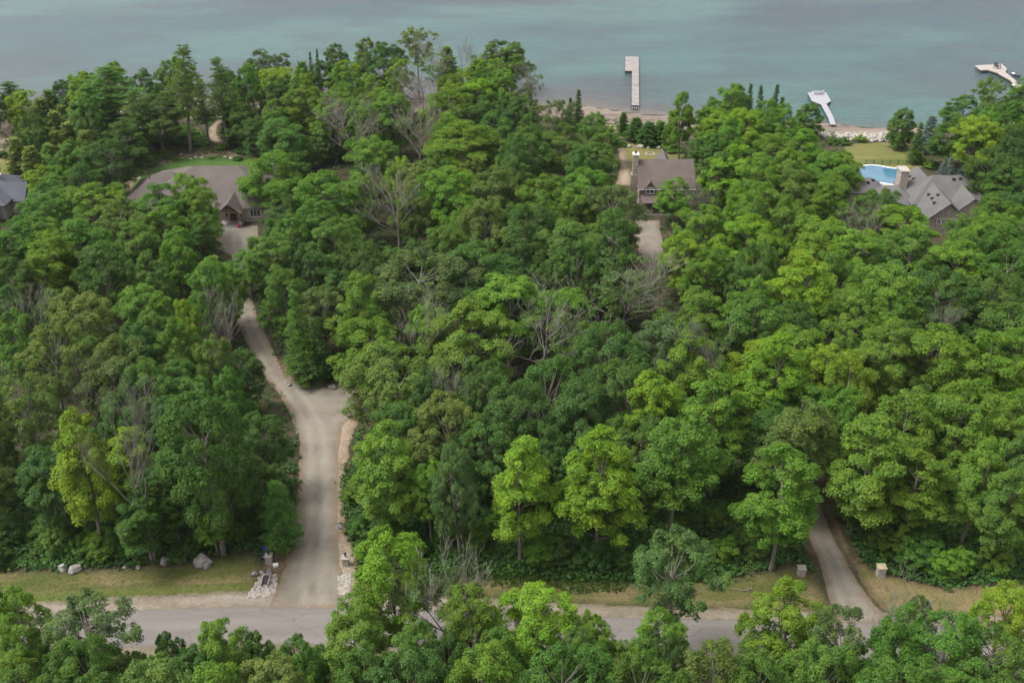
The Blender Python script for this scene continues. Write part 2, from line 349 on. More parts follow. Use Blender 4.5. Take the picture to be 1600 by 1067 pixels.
def sheet(name, poly, mat, dz, step=2.0, jit=0.0, seed=0, parent=None, kind='structure', flat=None, attr=None):
    """ground-hugging sheet inside a plan polygon (world xy), wobbled edge, dz above the ground"""
    rnd = random.Random(seed); pts = []
    n = len(poly)
    for i in range(n):
        a = Vector(poly[i][:2]); b = Vector(poly[(i + 1) % n][:2]); L = (b - a).length
        k = max(1, int(L / (0.5 if jit else step))); nn = Vector((-(b - a).y, (b - a).x)).normalized() if L > 0 else Vector((0, 0))
        for j in range(k):
            p = a.lerp(b, j / k)
            if jit:
                w = noise.noise(Vector((p.x * 0.45 + seed * 7, p.y * 0.45, 0))) * 0.8 + noise.noise(Vector((p.x * 1.5, p.y * 1.5, seed))) * 0.5
                p = p + nn * w * jit
            pts.append(p)
    m = len(pts); edges = [(i, (i + 1) % m) for i in range(m)]
    xs = [p.x for p in pts]; ys = [p.y for p in pts]
    allp = list(pts)
    P = np.array([(p.x, p.y) for p in pts])
    gx = np.arange(min(xs), max(xs), step); gy = np.arange(min(ys), max(ys), step)
    for x in gx:
        for y in gy:
            if inside(P, x, y): allp.append(Vector((x, y)))
    v, e, f, *_ = delaunay_2d_cdt(allp, edges, [], 1, 1e-4)
    me = bpy.data.meshes.new(name)
    vs = [(p.x, p.y, (gz(p.x, p.y) if flat is None else flat) + dz) for p in v]
    me.from_pydata(vs, [], [tuple(q) for q in f]); me.materials.append(mat)
    bm = bmesh.new(); bm.from_mesh(me); bmesh.ops.recalc_face_normals(bm, faces=bm.faces)
    if sum(q.normal.z for q in bm.faces) < 0: bmesh.ops.reverse_faces(bm, faces=bm.faces)
    bm.to_mesh(me); bm.free()
    me.polygons.foreach_set('use_smooth', [True] * len(me.polygons))
    if attr:
        a = me.attributes.new('track', 'FLOAT', 'POINT')
        a.data.foreach_set('value', [attr(p[0], p[1]) for p in vs])
    V2 = np.array([(p[0], p[1]) for p in vs]); B = np.roll(P, -1, axis=0); dist = np.full(len(V2), 1e9)
    for a_, b_ in zip(P, B):
        ab = b_ - a_; L2 = (ab ** 2).sum() + 1e-9
        t_ = np.clip(((V2 - a_) @ ab) / L2, 0, 1); dist = np.minimum(dist, np.hypot(V2[:, 0] - a_[0] - t_ * ab[0], V2[:, 1] - a_[1] - t_ * ab[1]))
    ea = me.attributes.new('edge', 'FLOAT', 'POINT'); ea.data.foreach_set('value', np.clip(dist / 1.6, 0, 1).astype(np.float32))
    o = link(name, me, parent)
    if kind: o['kind'] = kind
    return o
def inside(P, x, y):
    x0, y0 = P[:, 0], P[:, 1]; x1, y1 = np.roll(x0, -1), np.roll(y0, -1)
    c = ((y0 > y) != (y1 > y)) & (x < (x1 - x0) * (y - y0) / (y1 - y0 + 1e-12) + x0)
    return bool(c.sum() % 2)
def W(pts, z=None):
    return [atg(*p)[:2] if z is None else at(p[0], p[1], z) for p in pts]
def ribbon(cl, widths):
    """closed polygon of a strip along world centre-line points"""
    L, R = [], []
    for i, p in enumerate(cl):
        a = Vector(cl[max(i - 1, 0)]); b = Vector(cl[min(i + 1, len(cl) - 1)]); d = (b - a).normalized(); n = Vector((-d.y, d.x))
        L.append(tuple(Vector(p) + n * widths[i] / 2)); R.append(tuple(Vector(p) - n * widths[i] / 2))
    return L + R[::-1]

# ------------------------------------------------------------------ ground and water
def ground_sheet():
    xs = np.concatenate([[-1500, -800, -400, -260], np.arange(-200, 201, 4.0), [260, 400, 800, 1500]])
    ss = np.concatenate([[-900, -500], np.arange(-220, -60, 8.0), np.arange(-60, 25, 2.5), [40, 70]])   # offset from the shoreline
    vs = []; fs = []
    for s in ss:
        for x in xs:
            y = shore_y(x) + s
            vs.append((x, y, gz(x, y)))
    nx = len(xs)
    for j in range(len(ss) - 1):
        for i in range(nx - 1):
            fs.append((j * nx + i, j * nx + i + 1, (j + 1) * nx + i + 1, (j + 1) * nx + i))
    me = bpy.data.meshes.new('ground'); me.from_pydata(vs, [], fs); me.materials.append(M['floor'])
    me.polygons.foreach_set('use_smooth', [True] * len(me.polygons))
    tag(link('ground', me), kind='structure')
ground_sheet()
def lake():
    xs = np.concatenate([[-1500, -700, -400, -260], np.arange(-200, 201, 4.0), [260, 400, 700, 1500]])
    ss = np.concatenate([[-1.0, 0, 1, 2, 4, 6], np.arange(9, 60, 4.0), np.arange(60, 200, 12.0), [240, 320, 500, 900, 1800]])
    vs = []; fs = []; off = []
    for s in ss:
        for x in xs:
            vs.append((x, shore_y(x) + s, WATER_Z)); off.append(min(1.0, max(0.0, s / 130.0)))
    nx = len(xs)
    for j in range(len(ss) - 1):
        for i in range(nx - 1):
            fs.append((j * nx + i, j * nx + i + 1, (j + 1) * nx + i + 1, (j + 1) * nx + i))
    me = bpy.data.meshes.new('lake_water'); me.from_pydata(vs, [], fs); me.materials.append(M['water'])
    a = me.attributes.new('offshore', 'FLOAT', 'POINT'); a.data.foreach_set('value', off)
    me.polygons.foreach_set('use_smooth', [True] * len(me.polygons))
    tag(link('lake_water', me), kind='structure')
lake()

KEEP = []          # plan polygons where no tree may stand
def keep(poly):
    P = np.array(poly); KEEP.append((P, P[:, 0].min() - 3, P[:, 0].max() + 3, P[:, 1].min() - 3, P[:, 1].max() + 3))

# paved road and its gravel shoulders
road_top = [(-300, 985), (-100, 972), (40, 963), (200, 954), (400, 948), (550, 950), (760, 957), (960, 965), (1180, 970), (1400, 975), (1700, 985), (1900, 990)]
rt = [at(*p) for p in road_top]
ROAD_W = 5.9
rb = [(x, y - ROAD_W) for x, y in rt]
road = rt + rb[::-1]
sheet('road', road, M['asphalt'], 0.03, 0.9, 0.08, 1)
sh_top = [(-300, 962), (-100, 950), (40, 942), (200, 931), (400, 922), (550, 922), (760, 934), (960, 946), (1180, 952), (1400, 958), (1700, 965), (1900, 970)]
st_ = [at(*p) for p in sh_top]
sheet('gravel_shoulder', st_ + [(x, y - 0.35) for x, y in rt][::-1], M['shoulder'], 0.02, 1.5, 0.35, 2)
sheet('gravel_shoulder', [(x, y + 0.35) for x, y in rb] + [(x, y - 1.6) for x, y in rb][::-1], M['shoulder'], 0.02, 1.5, 0.35, 3)
keep(st_ + [(x, y - 2.2) for x, y in rb][::-1])

# grass verges
vergeL = W([(-150, 893), (20, 890), (120, 890), (250, 883), (330, 872), (400, 862), (412, 890), (405, 905), (395, 927), (200, 937), (40, 948), (-150, 958)])
sheet('grass_verge', vergeL, M['verge'], 0.010, 1.0, 0.5, 4); keep(vergeL)
sheet('green_grass_strip', W([(-150, 940), (40, 927), (200, 918), (300, 913), (394, 908), (393, 923), (200, 934), (40, 945), (-150, 954)]), M['verge_green'], 0.016, 0.7, 0.4, 40)
vergeM = W([(548, 880), (640, 892), (760, 895), (900, 905), (1000, 908), (1130, 905), (1250, 880), (1278, 905), (1296, 945), (1300, 962), (1180, 955), (960, 949), (760, 937), (548, 925)])
sheet('grass_verge', vergeM, M['verge'], 0.010, 1.5, 0.5, 5); keep(vergeM)
vergeR = W([(1308, 830), (1330, 868), (1370, 893), (1420, 905), (1480, 920), (1560, 912), (1750, 915), (1750, 970), (1500, 965), (1390, 962), (1350, 915), (1322, 860)])
sheet('dry_grass_verge', vergeR, M['verge_dry'], 0.010, 1.5, 0.5, 6); keep(vergeR)

# drives
def track_fn(cl, half):
    C = [Vector(p) for p in cl]
    def f(x, y):
        p = Vector((x, y)); best = 99
        for a, b in zip(C[:-1], C[1:]):
            d = b - a; t = max(0, min(1, (p - a).dot(d) / d.length_squared))
            best = min(best, (p - a - d * t).length)
        return 0.75 * math.exp(-((best - half) / 0.5) ** 2)
    return f
dl_c = [at(490, 958), at(488, 900), at(494, 850), at(497, 790), at(497, 720), at(493, 670), at(470, 630), at(432, 585), at(400, 530), at(386, 490), at(382, 460), at(378, 425), at(376, 395), at(372, 370)]
driveL = W([(418, 949), (432, 925), (444, 890), (455, 850), (462, 800), (467, 740), (468, 690), (455, 650), (438, 618), (415, 590), (398, 560), (380, 525), (370, 500), (370, 465), (368, 430), (362, 400), (337, 388), (338, 356), (402, 352), (405, 380), (392, 400), (390, 430), (394, 465), (404, 500), (418, 530), (432, 560), (446, 590), (480, 603), (530, 600), (556, 606), (558, 632), (552, 650), (535, 665), (529, 700), (528, 760), (528, 830), (530, 880), (538, 900), (556, 925), (570, 951)])
sheet('gravel_driveway', driveL, M['gravel'], 0.024, 0.8, 0.22, 7, attr=track_fn(dl_c, 1.0)); keep(driveL)
sheet('driveway_margin', W([(405, 870), (440, 830), (455, 800), (450, 760), (470, 760), (470, 850), (440, 925), (410, 940)]), M['litter'], 0.014, 1.0, 0.35, 8)
mr = W([(520, 660), (540, 650), (560, 660), (545, 700), (536, 760), (540, 830), (560, 870), (566, 925), (575, 948), (545, 948), (520, 900), (520, 800)])
sheet('driveway_margin', mr, M['sand'], 0.016, 1.0, 0.35, 9); keep(mr)
ml = W([(405, 870), (440, 830), (470, 850), (440, 925), (400, 940)]); keep(ml)
tm = W([(425, 560), (445, 560), (470, 592), (540, 588), (565, 600), (562, 640), (480, 640), (440, 620)])
sheet('turnaround_margin', tm, M['litter'], 0.012, 1.0, 0.4, 10); keep(tm)
dr_c = [at(1345, 985), at(1325, 930), at(1302, 880), at(1284, 840), at(1266, 795), at(1248, 750)]
driveR = W([(1296, 975), (1298, 945), (1288, 905), (1275, 865), (1262, 835), (1248, 795), (1232, 755), (1262, 752), (1284, 795), (1300, 835), (1318, 870), (1340, 910), (1366, 945), (1400, 978)])
sheet('gravel_driveway', driveR, M['gravel_grey'], 0.024, 0.8, 0.22, 11, attr=track_fn(dr_c, 0.9)); keep(driveR)
mrr = W([(1284, 790), (1300, 800), (1335, 868), (1318, 866), (1300, 832)])
sheet('driveway_margin', mrr, M['litter'], 0.016, 1.0, 0.3, 12)
keep(W([(1255, 800), (1312, 800), (1345, 870), (1400, 950), (1405, 985), (1285, 985), (1280, 930), (1262, 880)]))
keep(W([(1225, 740), (1300, 740), (1340, 870), (1270, 900), (1235, 800)]))
# cottage parking and path
park = W([(992, 344), (1030, 344), (1034, 375), (1038, 408), (1012, 412), (998, 395), (990, 370)])
sheet('parking_gravel', park, M['gravel'], 0.022, 1.0, 0.4, 13, attr=lambda x, y: 0.0); keep(park)
path_c = [atg(*p)[:2] for p in [(955, 195), (966, 215), (972, 238), (977, 262), (974, 290)]]
pathC = ribbon(path_c, [3.0, 2.2, 1.7, 2.2, 3.6])
sheet('sand_path', pathC, M['sand'], 0.035, 1.0, 0.2, 14); keep(pathC)
lawnC = W([(968, 222), (1010, 226), (1060, 226), (1068, 240), (1075, 262), (1000, 280), (975, 285), (972, 250)])
sheet('cottage_lawn', lawnC, M['lawn_dry'], 0.012, 1.2, 0.4, 15); keep(lawnC)
# left house garden
lawnL = W([(203, 296), (215, 278), (238, 262), (270, 252), (300, 245), (345, 244), (395, 246), (410, 262), (400, 290), (250, 300)])
sheet('garden_lawn', lawnL, M['lawn'], 0.020, 1.2, 0.2, 16); keep(lawnL)
bedL = W([(190, 300), (205, 262), (238, 252), (275, 244), (310, 236), (400, 232), (420, 246), (400, 252), (330, 251), (240, 268), (215, 292), (205, 305)])
sheet('garden_bed', bedL, M['earth'], 0.010, 1.2, 0.4, 17)
path_l = [atg(*p)[:2] for p in [(344, 178), (342, 190), (333, 200), (331, 212), (340, 221), (360, 228), (395, 232)]]
pathL = ribbon(path_l, [1.6, 1.7, 1.9, 2.2, 2.2, 2.2, 2.4])
sheet('sand_path', pathL, M['sand'], 0.040, 0.8, 0.15, 18); keep(pathL)
# right house lawn, beach strip
lawnR = W([(1318, 228), (1345, 224), (1400, 222), (1440, 226), (1440, 262), (1420, 268), (1335, 268), (1325, 250)])
sheet('mown_lawn', lawnR, M['lawn_dry'], 0.020, 1.2, 0.2, 19); keep(lawnR)
bx = np.arange(-190, 191, 2.0)
bin_w = lambda x: 11 + 3 * math.sin(x * 0.05) + (6 if -12 > x else 0)
beach = [(x, shore_y(x) + 1.5) for x in bx] + [(x, shore_y(x) - bin_w(x)) for x in bx[::-1]]
sheet('beach', beach, M['beach'], 0.012, 2.0, 0.8, 20); keep([(x, shore_y(x) + 30) for x in bx] + [(x, shore_y(x) - 4) for x in bx[::-1]])
for i, p in enumerate([[(-60, 185), (18, 180), (24, 215), (10, 245), (-60, 245)], [(195, 195), (225, 190), (222, 235), (200, 240)], [(270, 180), (312, 176), (306, 192), (272, 192)]]):
    pw = W(p); sheet('sand_patch', pw, M['sand'], 0.03, 1.5, 0.6, 21 + i)
pw = W([(0, 247), (30, 246), (40, 256), (34, 280), (0, 275)]); sheet('side_lawn', pw, M['lawn_dry'], 0.02, 1.5, 0.4, 25); keep(pw)
pw = W([(1560, 196), (1640, 186), (1660, 240), (1570, 240)]); sheet('sand_patch', pw, M['sand'], 0.03, 1.5, 0.6, 26)

# ------------------------------------------------------------------ tree prototypes
def unit(v): return v / (np.linalg.norm(v, axis=-1, keepdims=True) + 1e-9)
PROFILE = {
    'broad':  ([0, .12, .35, .6, .82, .95, 1], [.45, .78, 1, .95, .68, .36, .1]),
    'tall':   ([0, .1, .3, .55, .8, .95, 1], [.55, .85, 1, .88, .58, .28, .08]),
    'round':  ([0, .15, .4, .65, .85, .96, 1], [.5, .85, 1, .95, .7, .42, .12]),
    'vase':   ([0, .2, .5, .75, .9, 1], [.25, .6, .95, 1, .8, .3]),
    'bush':   ([0, .2, .5, .8, 1], [.8, 1, .95, .6, .1]),
}
def broad_crown(seed, R, zb, zt, profile, nlobe, lobe_r, npuff, puff_r, nleaf, leaf, flat=0.6, spread=0.62):
    rng = np.random.default_rng(seed)
    tx, ty = PROFILE[profile]
    hgt = zt - zb
    ph = rng.uniform(0, 6.28, 3)
    lobes = []; tries = 0
    while len(lobes) < nlobe and tries < 4000:
        tries += 1
        t = rng.uniform(0.02, 0.97); r = np.interp(t, tx, ty)
        if rng.random() > 0.35 + 0.65 * r: continue
        a = rng.uniform(0, 6.283)
        env = R * r * (1 + 0.17 * math.sin(2 * a + ph[0]) + 0.13 * math.sin(3 * a + ph[1] + 3 * t))
        lr = lobe_r * rng.uniform(0.75, 1.25) * (0.65 + 0.35 * r)
        rad = max(0.0, env - lr * 0.75) * math.sqrt(rng.uniform(spread ** 2, 1))
        c = np.array([rad * math.cos(a), rad * math.sin(a), zb + t * (hgt - lr * 0.5)])
        if all(np.linalg.norm((c - q[0]) * (1, 1, 1.1)) > 0.72 * (lr + q[1]) * 0.82 for q in lobes):
            lobes.append((c, lr))
    Vs = []; ends = []
    for c, lr in lobes:
        out = np.array([c[0], c[1], 0.0]); out = out / (np.linalg.norm(out) + 1e-6)
        nb = max(3, int(npuff * (lr / lobe_r) ** 2))
        d = unit(rng.normal(size=(nb, 3)) + 0.55 * out + np.array([0, 0, 0.55]))
        pc = c + d * lr * rng.uniform(0.62, 1.0, (nb, 1)) * np.array([1, 1, 0.72])
        ends.append(c)
        for k in range(nb):
            pr = puff_r * rng.uniform(0.6, 1.35)
            nl = int(nleaf * (pr / puff_r) ** 1.8)
            dd = unit(rng.normal(size=(nl, 3)) + 0.35 * d[k] + np.array([0, 0, 0.55]))
            tilt = out * 0.25
            pos = pc[k] + dd * pr * rng.uniform(0.45, 1.05, (nl, 1)) * np.array([1, 1, flat])
            pos[:, 2] -= 0.22 * ((pos[:, :2] - pc[k][:2]) ** 2).sum(1) / pr
            nn = dd * 0.75 + np.array([0, 0, 0.75]) + tilt + rng.normal(size=(nl, 3)) * 0.38
            Vs.append(cards(rng, pos, nn, leaf, 0.78))
    return np.concatenate(Vs), ends

def trunk_mesh(seed, name, H, zb, r0, ends, mat, lean=0.4, limb_r=0.10):
    rnd = random.Random(seed); mb = MB()
    top = H * 0.70
    lx, ly = rnd.uniform(-lean, lean), rnd.uniform(-lean, lean)
    def ax(z):
        t = z / H
        return Vector((lx * t + 0.25 * math.sin(3 * t + seed), ly * t + 0.25 * math.sin(2.3 * t + seed * 2), z))
    zs = [-0.4, 0.25, 1.2] + [1.2 + (top - 1.2) * i / 8 for i in range(1, 9)]
    mb.tube([ax(z) for z in zs], [r0 * 1.5, r0 * 1.2] + [r0 * max(0.12, 1 - z / H) ** 0.8 for z in zs[2:]], 7)
    for e in ends:
        e = Vector(e)
        hz = max(zb * 0.8, e.z - (Vector((e.x, e.y, 0)).length * 0.75 + 0.6)); hz = min(hz, top * 0.97)
        a = ax(hz); mid = a.lerp(e, 0.55) + Vector((0, 0, -0.25)); r = limb_r * (0.7 + 0.06 * (e - a).length)
        e2 = a.lerp(e, 0.88); mb.tube([a, mid, e2], [r * .8, r * 0.5, r * 0.12], 5)
    return mb.mesh(name, mat, True)

PROTO = {}
def add_proto(kind, trunk, crown, H, R): PROTO.setdefault(kind, []).append((trunk, crown, H, R))
LEAF = {}
for i in range(5):
    V, e = broad_crown(10 + i, 5.0, 4.2, 18, 'broad', 30, 1.7, 11, 0.74, 125, 0.225, 0.72)
    add_proto('maple', trunk_mesh(10 + i, 'trunk', 18, 4, 0.26, e, M['bark']), quads_mesh('crown', V, M['leaf']), 18, 5.0)
for i in range(4):
    V, e = broad_crown(30 + i, 4.3, 6.0, 20, 'tall', 29, 1.5, 11, 0.72, 125, 0.225, 0.72)
    add_proto('tall', trunk_mesh(30 + i, 'trunk', 20, 5, 0.26, e, M['bark']), quads_mesh('crown', V, M['leaf']), 20, 4.3)
for i in range(4):
    V, e = broad_crown(50 + i, 5.4, 4.5, 16.5, 'round', 40, 1.45, 10, 0.66, 110, 0.21, 0.78)
    add_proto('oak', trunk_mesh(50 + i, 'trunk', 16.5, 4.5, 0.3, e, M['bark']), quads_mesh('crown', V, M['leaf']), 16.5, 5.4)
for i in range(3):
    V, e = broad_crown(70 + i, 4.8, 5.5, 17, 'vase', 34, 1.25, 9, 0.56, 85, 0.20, 0.8, 0.4)
    add_proto('ash', trunk_mesh(70 + i, 'trunk', 17, 5.0, 0.24, e, M['bark_dead'], 0.5, 0.10), quads_mesh('crown', V, M['leaf']), 17, 4.8)
for i in range(3):
    V, e = broad_crown(90 + i, 2.3, 0.7, 6.2, 'tall', 18, 0.95, 8, 0.52, 90, 0.21)
    add_proto('sapling', trunk_mesh(90 + i, 'trunk', 6, 1, 0.08, e, M['bark'], 0.2, 0.03), quads_mesh('crown', V, M['leaf']), 6.2, 2.3)
for i in range(3):
    V, e = broad_crown(130 + i, 3.1, 0.5, 8.0, 'round', 40, 1.0, 8, 0.50, 95, 0.20, 0.78, 0.6)
    add_proto('roundtree', trunk_mesh(130 + i, 'trunk', 8, 0.8, 0.13, e, M['bark'], 0.2, 0.05), quads_mesh('crown', V, M['leaf']), 8.0, 3.1)
for i in range(3):
    V, e = broad_crown(110 + i, 1.5, 0.1, 2.0, 'bush', 12, 0.62, 8, 0.36, 42, 0.22)
    mb = MB()
    for q in e: mb.tube([(q[0] * .2, q[1] * .2, -0.1), (q[0] * .6, q[1] * .6, q[2] * .6), tuple(q)], [0.04, 0.03, 0.01], 4)
    add_proto('bush', mb.mesh('stems', M['bark']), quads_mesh('crown', V, M['leaf']), 2.0, 1.5)

def conifer(seed, H, R, zb, dz, nbr, droop, ntuft, tuft, nleaf, leaf, aspect, power=0.85, ragged=0.25, rise=0.0):
    rng = np.random.default_rng(seed); Vs = []; mb = MB()
    mb.tube([(0, 0, -0.4), (0.1, 0, H * .3), (0, .1, H * .65), (0, 0, H * 0.99)], [H * .017, H * .012, H * .007, 0.02], 6)
    z = zb
    while z < H * 0.985:
        t = (z - zb) / (H - zb); Lr = R * (1 - t) ** power * (0.55 + 0.45 * min(1, t * 5)) + 0.12
        a0 = rng.uniform(0, 6.28); k = max(4, int(nbr * (0.5 + 0.5 * (1 - t))))
        for b in range(k):
            a = a0 + 6.283 * b / k + rng.normal() * 0.25; L = Lr * rng.uniform(1 - ragged, 1 + ragged)
            d = np.array([math.cos(a), math.sin(a), 0.0]); zz = z + rng.normal() * dz * 0.3
            tip = np.array([0, 0, zz]) + d * L + np.array([0, 0, -droop * L + rise * L])
            mb.tube([(0, 0, zz), tuple(np.array([0, 0, zz]) * .5 + tip * .5 + np.array([0, 0, 0.08 * L])), tuple(tip)], [0.02 + 0.018 * L, 0.015 + .01 * L, 0.01], 4, False)
            nt_ = max(2, int(ntuft * L / R + 1.5))
            for q in range(nt_):
                f = (q + 0.7 + rng.uniform(-.3, .3)) / nt_
                c = np.array([0, 0, zz]) * (1 - f) + tip * f + np.array([0, 0, 0.3 * L * f * (1 - f)])
                side = np.array([-d[1], d[0], 0]) * rng.normal() * 0.22 * L * (1.1 - 0.6 * f)
                c = c + side
                n = nleaf
                dd = unit(rng.normal(size=(n, 3)) * np.array([1, 1, .5]) + d * 0.4 + np.array([0, 0, 0.25]))
                pos = c + dd * tuft * rng.uniform(0.2, 1.0, (n, 1)) * np.array([1, 1, 0.5])
                nn = rng.normal(size=(n, 3)) * 0.5 + np.array([0, 0, 0.9])
                Vs.append(cards(rng, pos, nn, leaf, aspect, dd))
        z += dz * (0.75 + 0.5 * rng.random()) * (1.0 if t < .8 else 0.7)
    return mb.mesh('trunk', M['bark'], True), quads_mesh('crown', np.concatenate(Vs), M['needle'])
for i in range(3):
    a, b = conifer(200 + i, 20, 4.0, 7.0, 0.9, 7, 0.02, 7, 0.62, 26, 0.50, 0.17, 0.62, 0.4, 0.14); add_proto('pine', a, b, 20, 4.0)
for i in range(2):
    a, b = conifer(220 + i, 11, 3.0, 0.7, 0.55, 8, 0.05, 6, 0.55, 22, 0.42, 0.18, 0.8, 0.25, 0.1); add_proto('young_pine', a, b, 11, 3.0)
for i in range(3):
    a, b = conifer(240 + i, 12, 2.3, 0.8, 0.5, 9, 0.28, 5, 0.42, 16, 0.3, 0.4, 0.95, 0.18); add_proto('spruce', a, b, 12, 2.3)
for i in range(3):
    a, b = conifer(260 + i, 9, 1.5, 0.5, 0.42, 9, -0.35, 4, 0.40, 16, 0.28, 0.5, 0.7, 0.2); add_proto('cedar', a, b, 9, 1.5)

def dead_tree(seed, H, R, vase=0.8):
    rnd = random.Random(seed); main = MB(); twig = MB()
    def grow(p, d, L, r, lvl):
        pts = [p]; rs = [r]; n = 3 if lvl > 1 else 4
        q = p; dd = d
        for i in range(n):
            dd = (dd + Vector((rnd.gauss(0, .13), rnd.gauss(0, .13), rnd.gauss(0.05, .06)))).normalized()
            q = q + dd * L / n; pts.append(q); rs.append(max(0.012, r * (1 - 0.75 * (i + 1) / n)))
        (main if lvl <= 1 else twig).tube(pts, rs, 6 if lvl == 0 else (5 if lvl == 1 else 3), False)
        if lvl >= 4: return
        k = [10, 6, 4, 2][lvl]
        for j in range(k):
            f = rnd.uniform(0.35, 1.0) if lvl else rnd.uniform(0.38, 1.0)
            i0 = min(n - 1, int(f * n)); o = pts[i0].lerp(pts[i0 + 1], f * n - i0)
            a = rnd.uniform(0, 6.283); side = Vector((math.cos(a), math.sin(a), 0))
            nd = (dd * 0.65 + side * vase * (0.9 if lvl == 0 else 0.6) + Vector((0, 0, 0.42))).normalized()
            rr = r * (1 - 0.7 * f) * 0.62
            grow(o, nd, L * rnd.uniform(0.42, 0.62) * (1.0 if lvl else (1.25 - 0.6 * f)), max(0.014, rr), lvl + 1)
    grow(Vector((0, 0, -0.3)), Vector((rnd.uniform(-.05, .05), rnd.uniform(-.05, .05), 1)), H * 0.8, 0.20, 0)
    add_proto('dead', main.mesh('trunk', M['bark_dead'], True), twig.mesh('branches', M['bark_dead']), H, R)
for i in range(4): dead_tree(300 + i, 16, 4.5, 0.95 + 0.1 * i)
for i in range(2):
    V, e = broad_crown(330 + i, 4.3, 6, 15.5, 'vase', 22, 1.05, 6, 0.52, 30, 0.25, 0.8, 0.5); LEAF[i] = quads_mesh('sparse_leaves', V, M['leaf'])

CLS = {'Y': ((0.150, 0.255, 0.020), 'bright yellow-green'), 'L': ((0.108, 0.208, 0.025), 'light green'), 'M': ((0.080, 0.163, 0.027), 'mid green'),
       'D': ((0.060, 0.125, 0.025), 'dark green'), 'G': ((0.086, 0.142, 0.045), 'grey-green'), 'O': ((0.112, 0.168, 0.036), 'olive green'),
       'B': ((0.140, 0.200, 0.180), 'blue-grey')}
KINDW = {'maple': ('maple_tree', 'broad maple', 'maple', 'maples of the wood'), 'tall': ('maple_tree', 'upright maple', 'maple', 'maples of the wood'),
         'oak': ('oak_tree', 'round oak', 'oak', 'oaks of the wood'), 'ash': ('ash_tree', 'airy ash', 'ash', 'ashes of the wood'),
         'roundtree': ('small_tree', 'dense little tree', 'tree', 'small dense trees'),
         'sapling': ('sapling', 'bushy sapling', 'sapling', 'saplings along the wood edge'), 'bush': ('bush', 'low leafy bush', 'bush', 'low bushes'),
         'pine': ('white_pine', 'tall layered white pine', 'pine', 'white pines'), 'young_pine': ('young_pine', 'young feathery pine', 'pine', 'young pines'),
         'spruce': ('spruce_tree', 'pointed spruce', 'spruce', 'spruces'), 'cedar': ('cedar_tree', 'slim cone-shaped cedar', 'cedar', 'cedars'),
         'dead': ('dead_tree', 'bare grey dead tree', 'dead tree', 'dead trees among the canopy'),
         'half': ('dying_tree', 'half-bare dying tree', 'dying tree', 'dying trees among the canopy')}
def zone(x, y):
    px, py, _ = proj(x, y, 0)
    s = shore_y(x) - y
    if y < 95: return 'across the road from the ' + ('boulders' if px < 380 else 'wide drive' if px < 620 else 'middle verge' if px < 1150 else 'narrow drive')
    if y < 113:
        if px < 440: return 'at the wood edge above the boulders'
        if px < 700: return 'at the wood edge by the wide drive'
        if px < 1000: return 'at the wood edge above the middle verge'
        if px < 1270: return 'at the wood edge before the narrow drive'
        return 'at the wood edge by the tan-capped pillar'
    if s < 32:
        if px < 420: return 'on the shore beyond the porch house'
        if px < 640: return 'on the shore beside the porch house garden'
        if px < 860: return 'on the wooded shore beside the plank dock'
        if px < 1110: return 'on the shore behind the cottage'
        if px < 1330: return 'on the shore by the fan-shaped dock'
        return 'on the shore by the watercraft dock'
    if s < 75:
        if px < 150: return 'beside the slate-roofed house'
        if px < 520: return 'around the house with timber porch'
        if px < 720: return 'between the two shore houses, porch side'
        if px < 920: return 'between the two shore houses, cottage side'
        if px < 1150: return 'around the brown-roofed cottage'
        if px < 1330: return 'between the cottage and the pool'
        return 'around the house with the pool'
    if px < 380:
        return 'in the wood behind the boulder verge' if y < 140 else ('in the wood beside the upper drive' if px > 200 else 'in the wood below the slate-roofed house')
    if px < 560 and y < 170: return 'beside the gravel turnaround'
    if px < 560: return 'along the upper drive'
    if px < 780: return 'in the wood beside the turnaround' if y < 165 else 'in the wood above the turnaround'
    if px < 1000: return 'in the wood behind the middle verge' if y < 150 else 'in the wood below the cottage parking'
    if px < 1250: return 'in the wood along the narrow drive' if y < 150 else 'in the wood beside the cottage parking'
    return 'in the wood behind the tan-capped pillar' if y < 140 else ('in the wood below the pool house' if y > 172 else 'in the wood beyond the narrow drive')

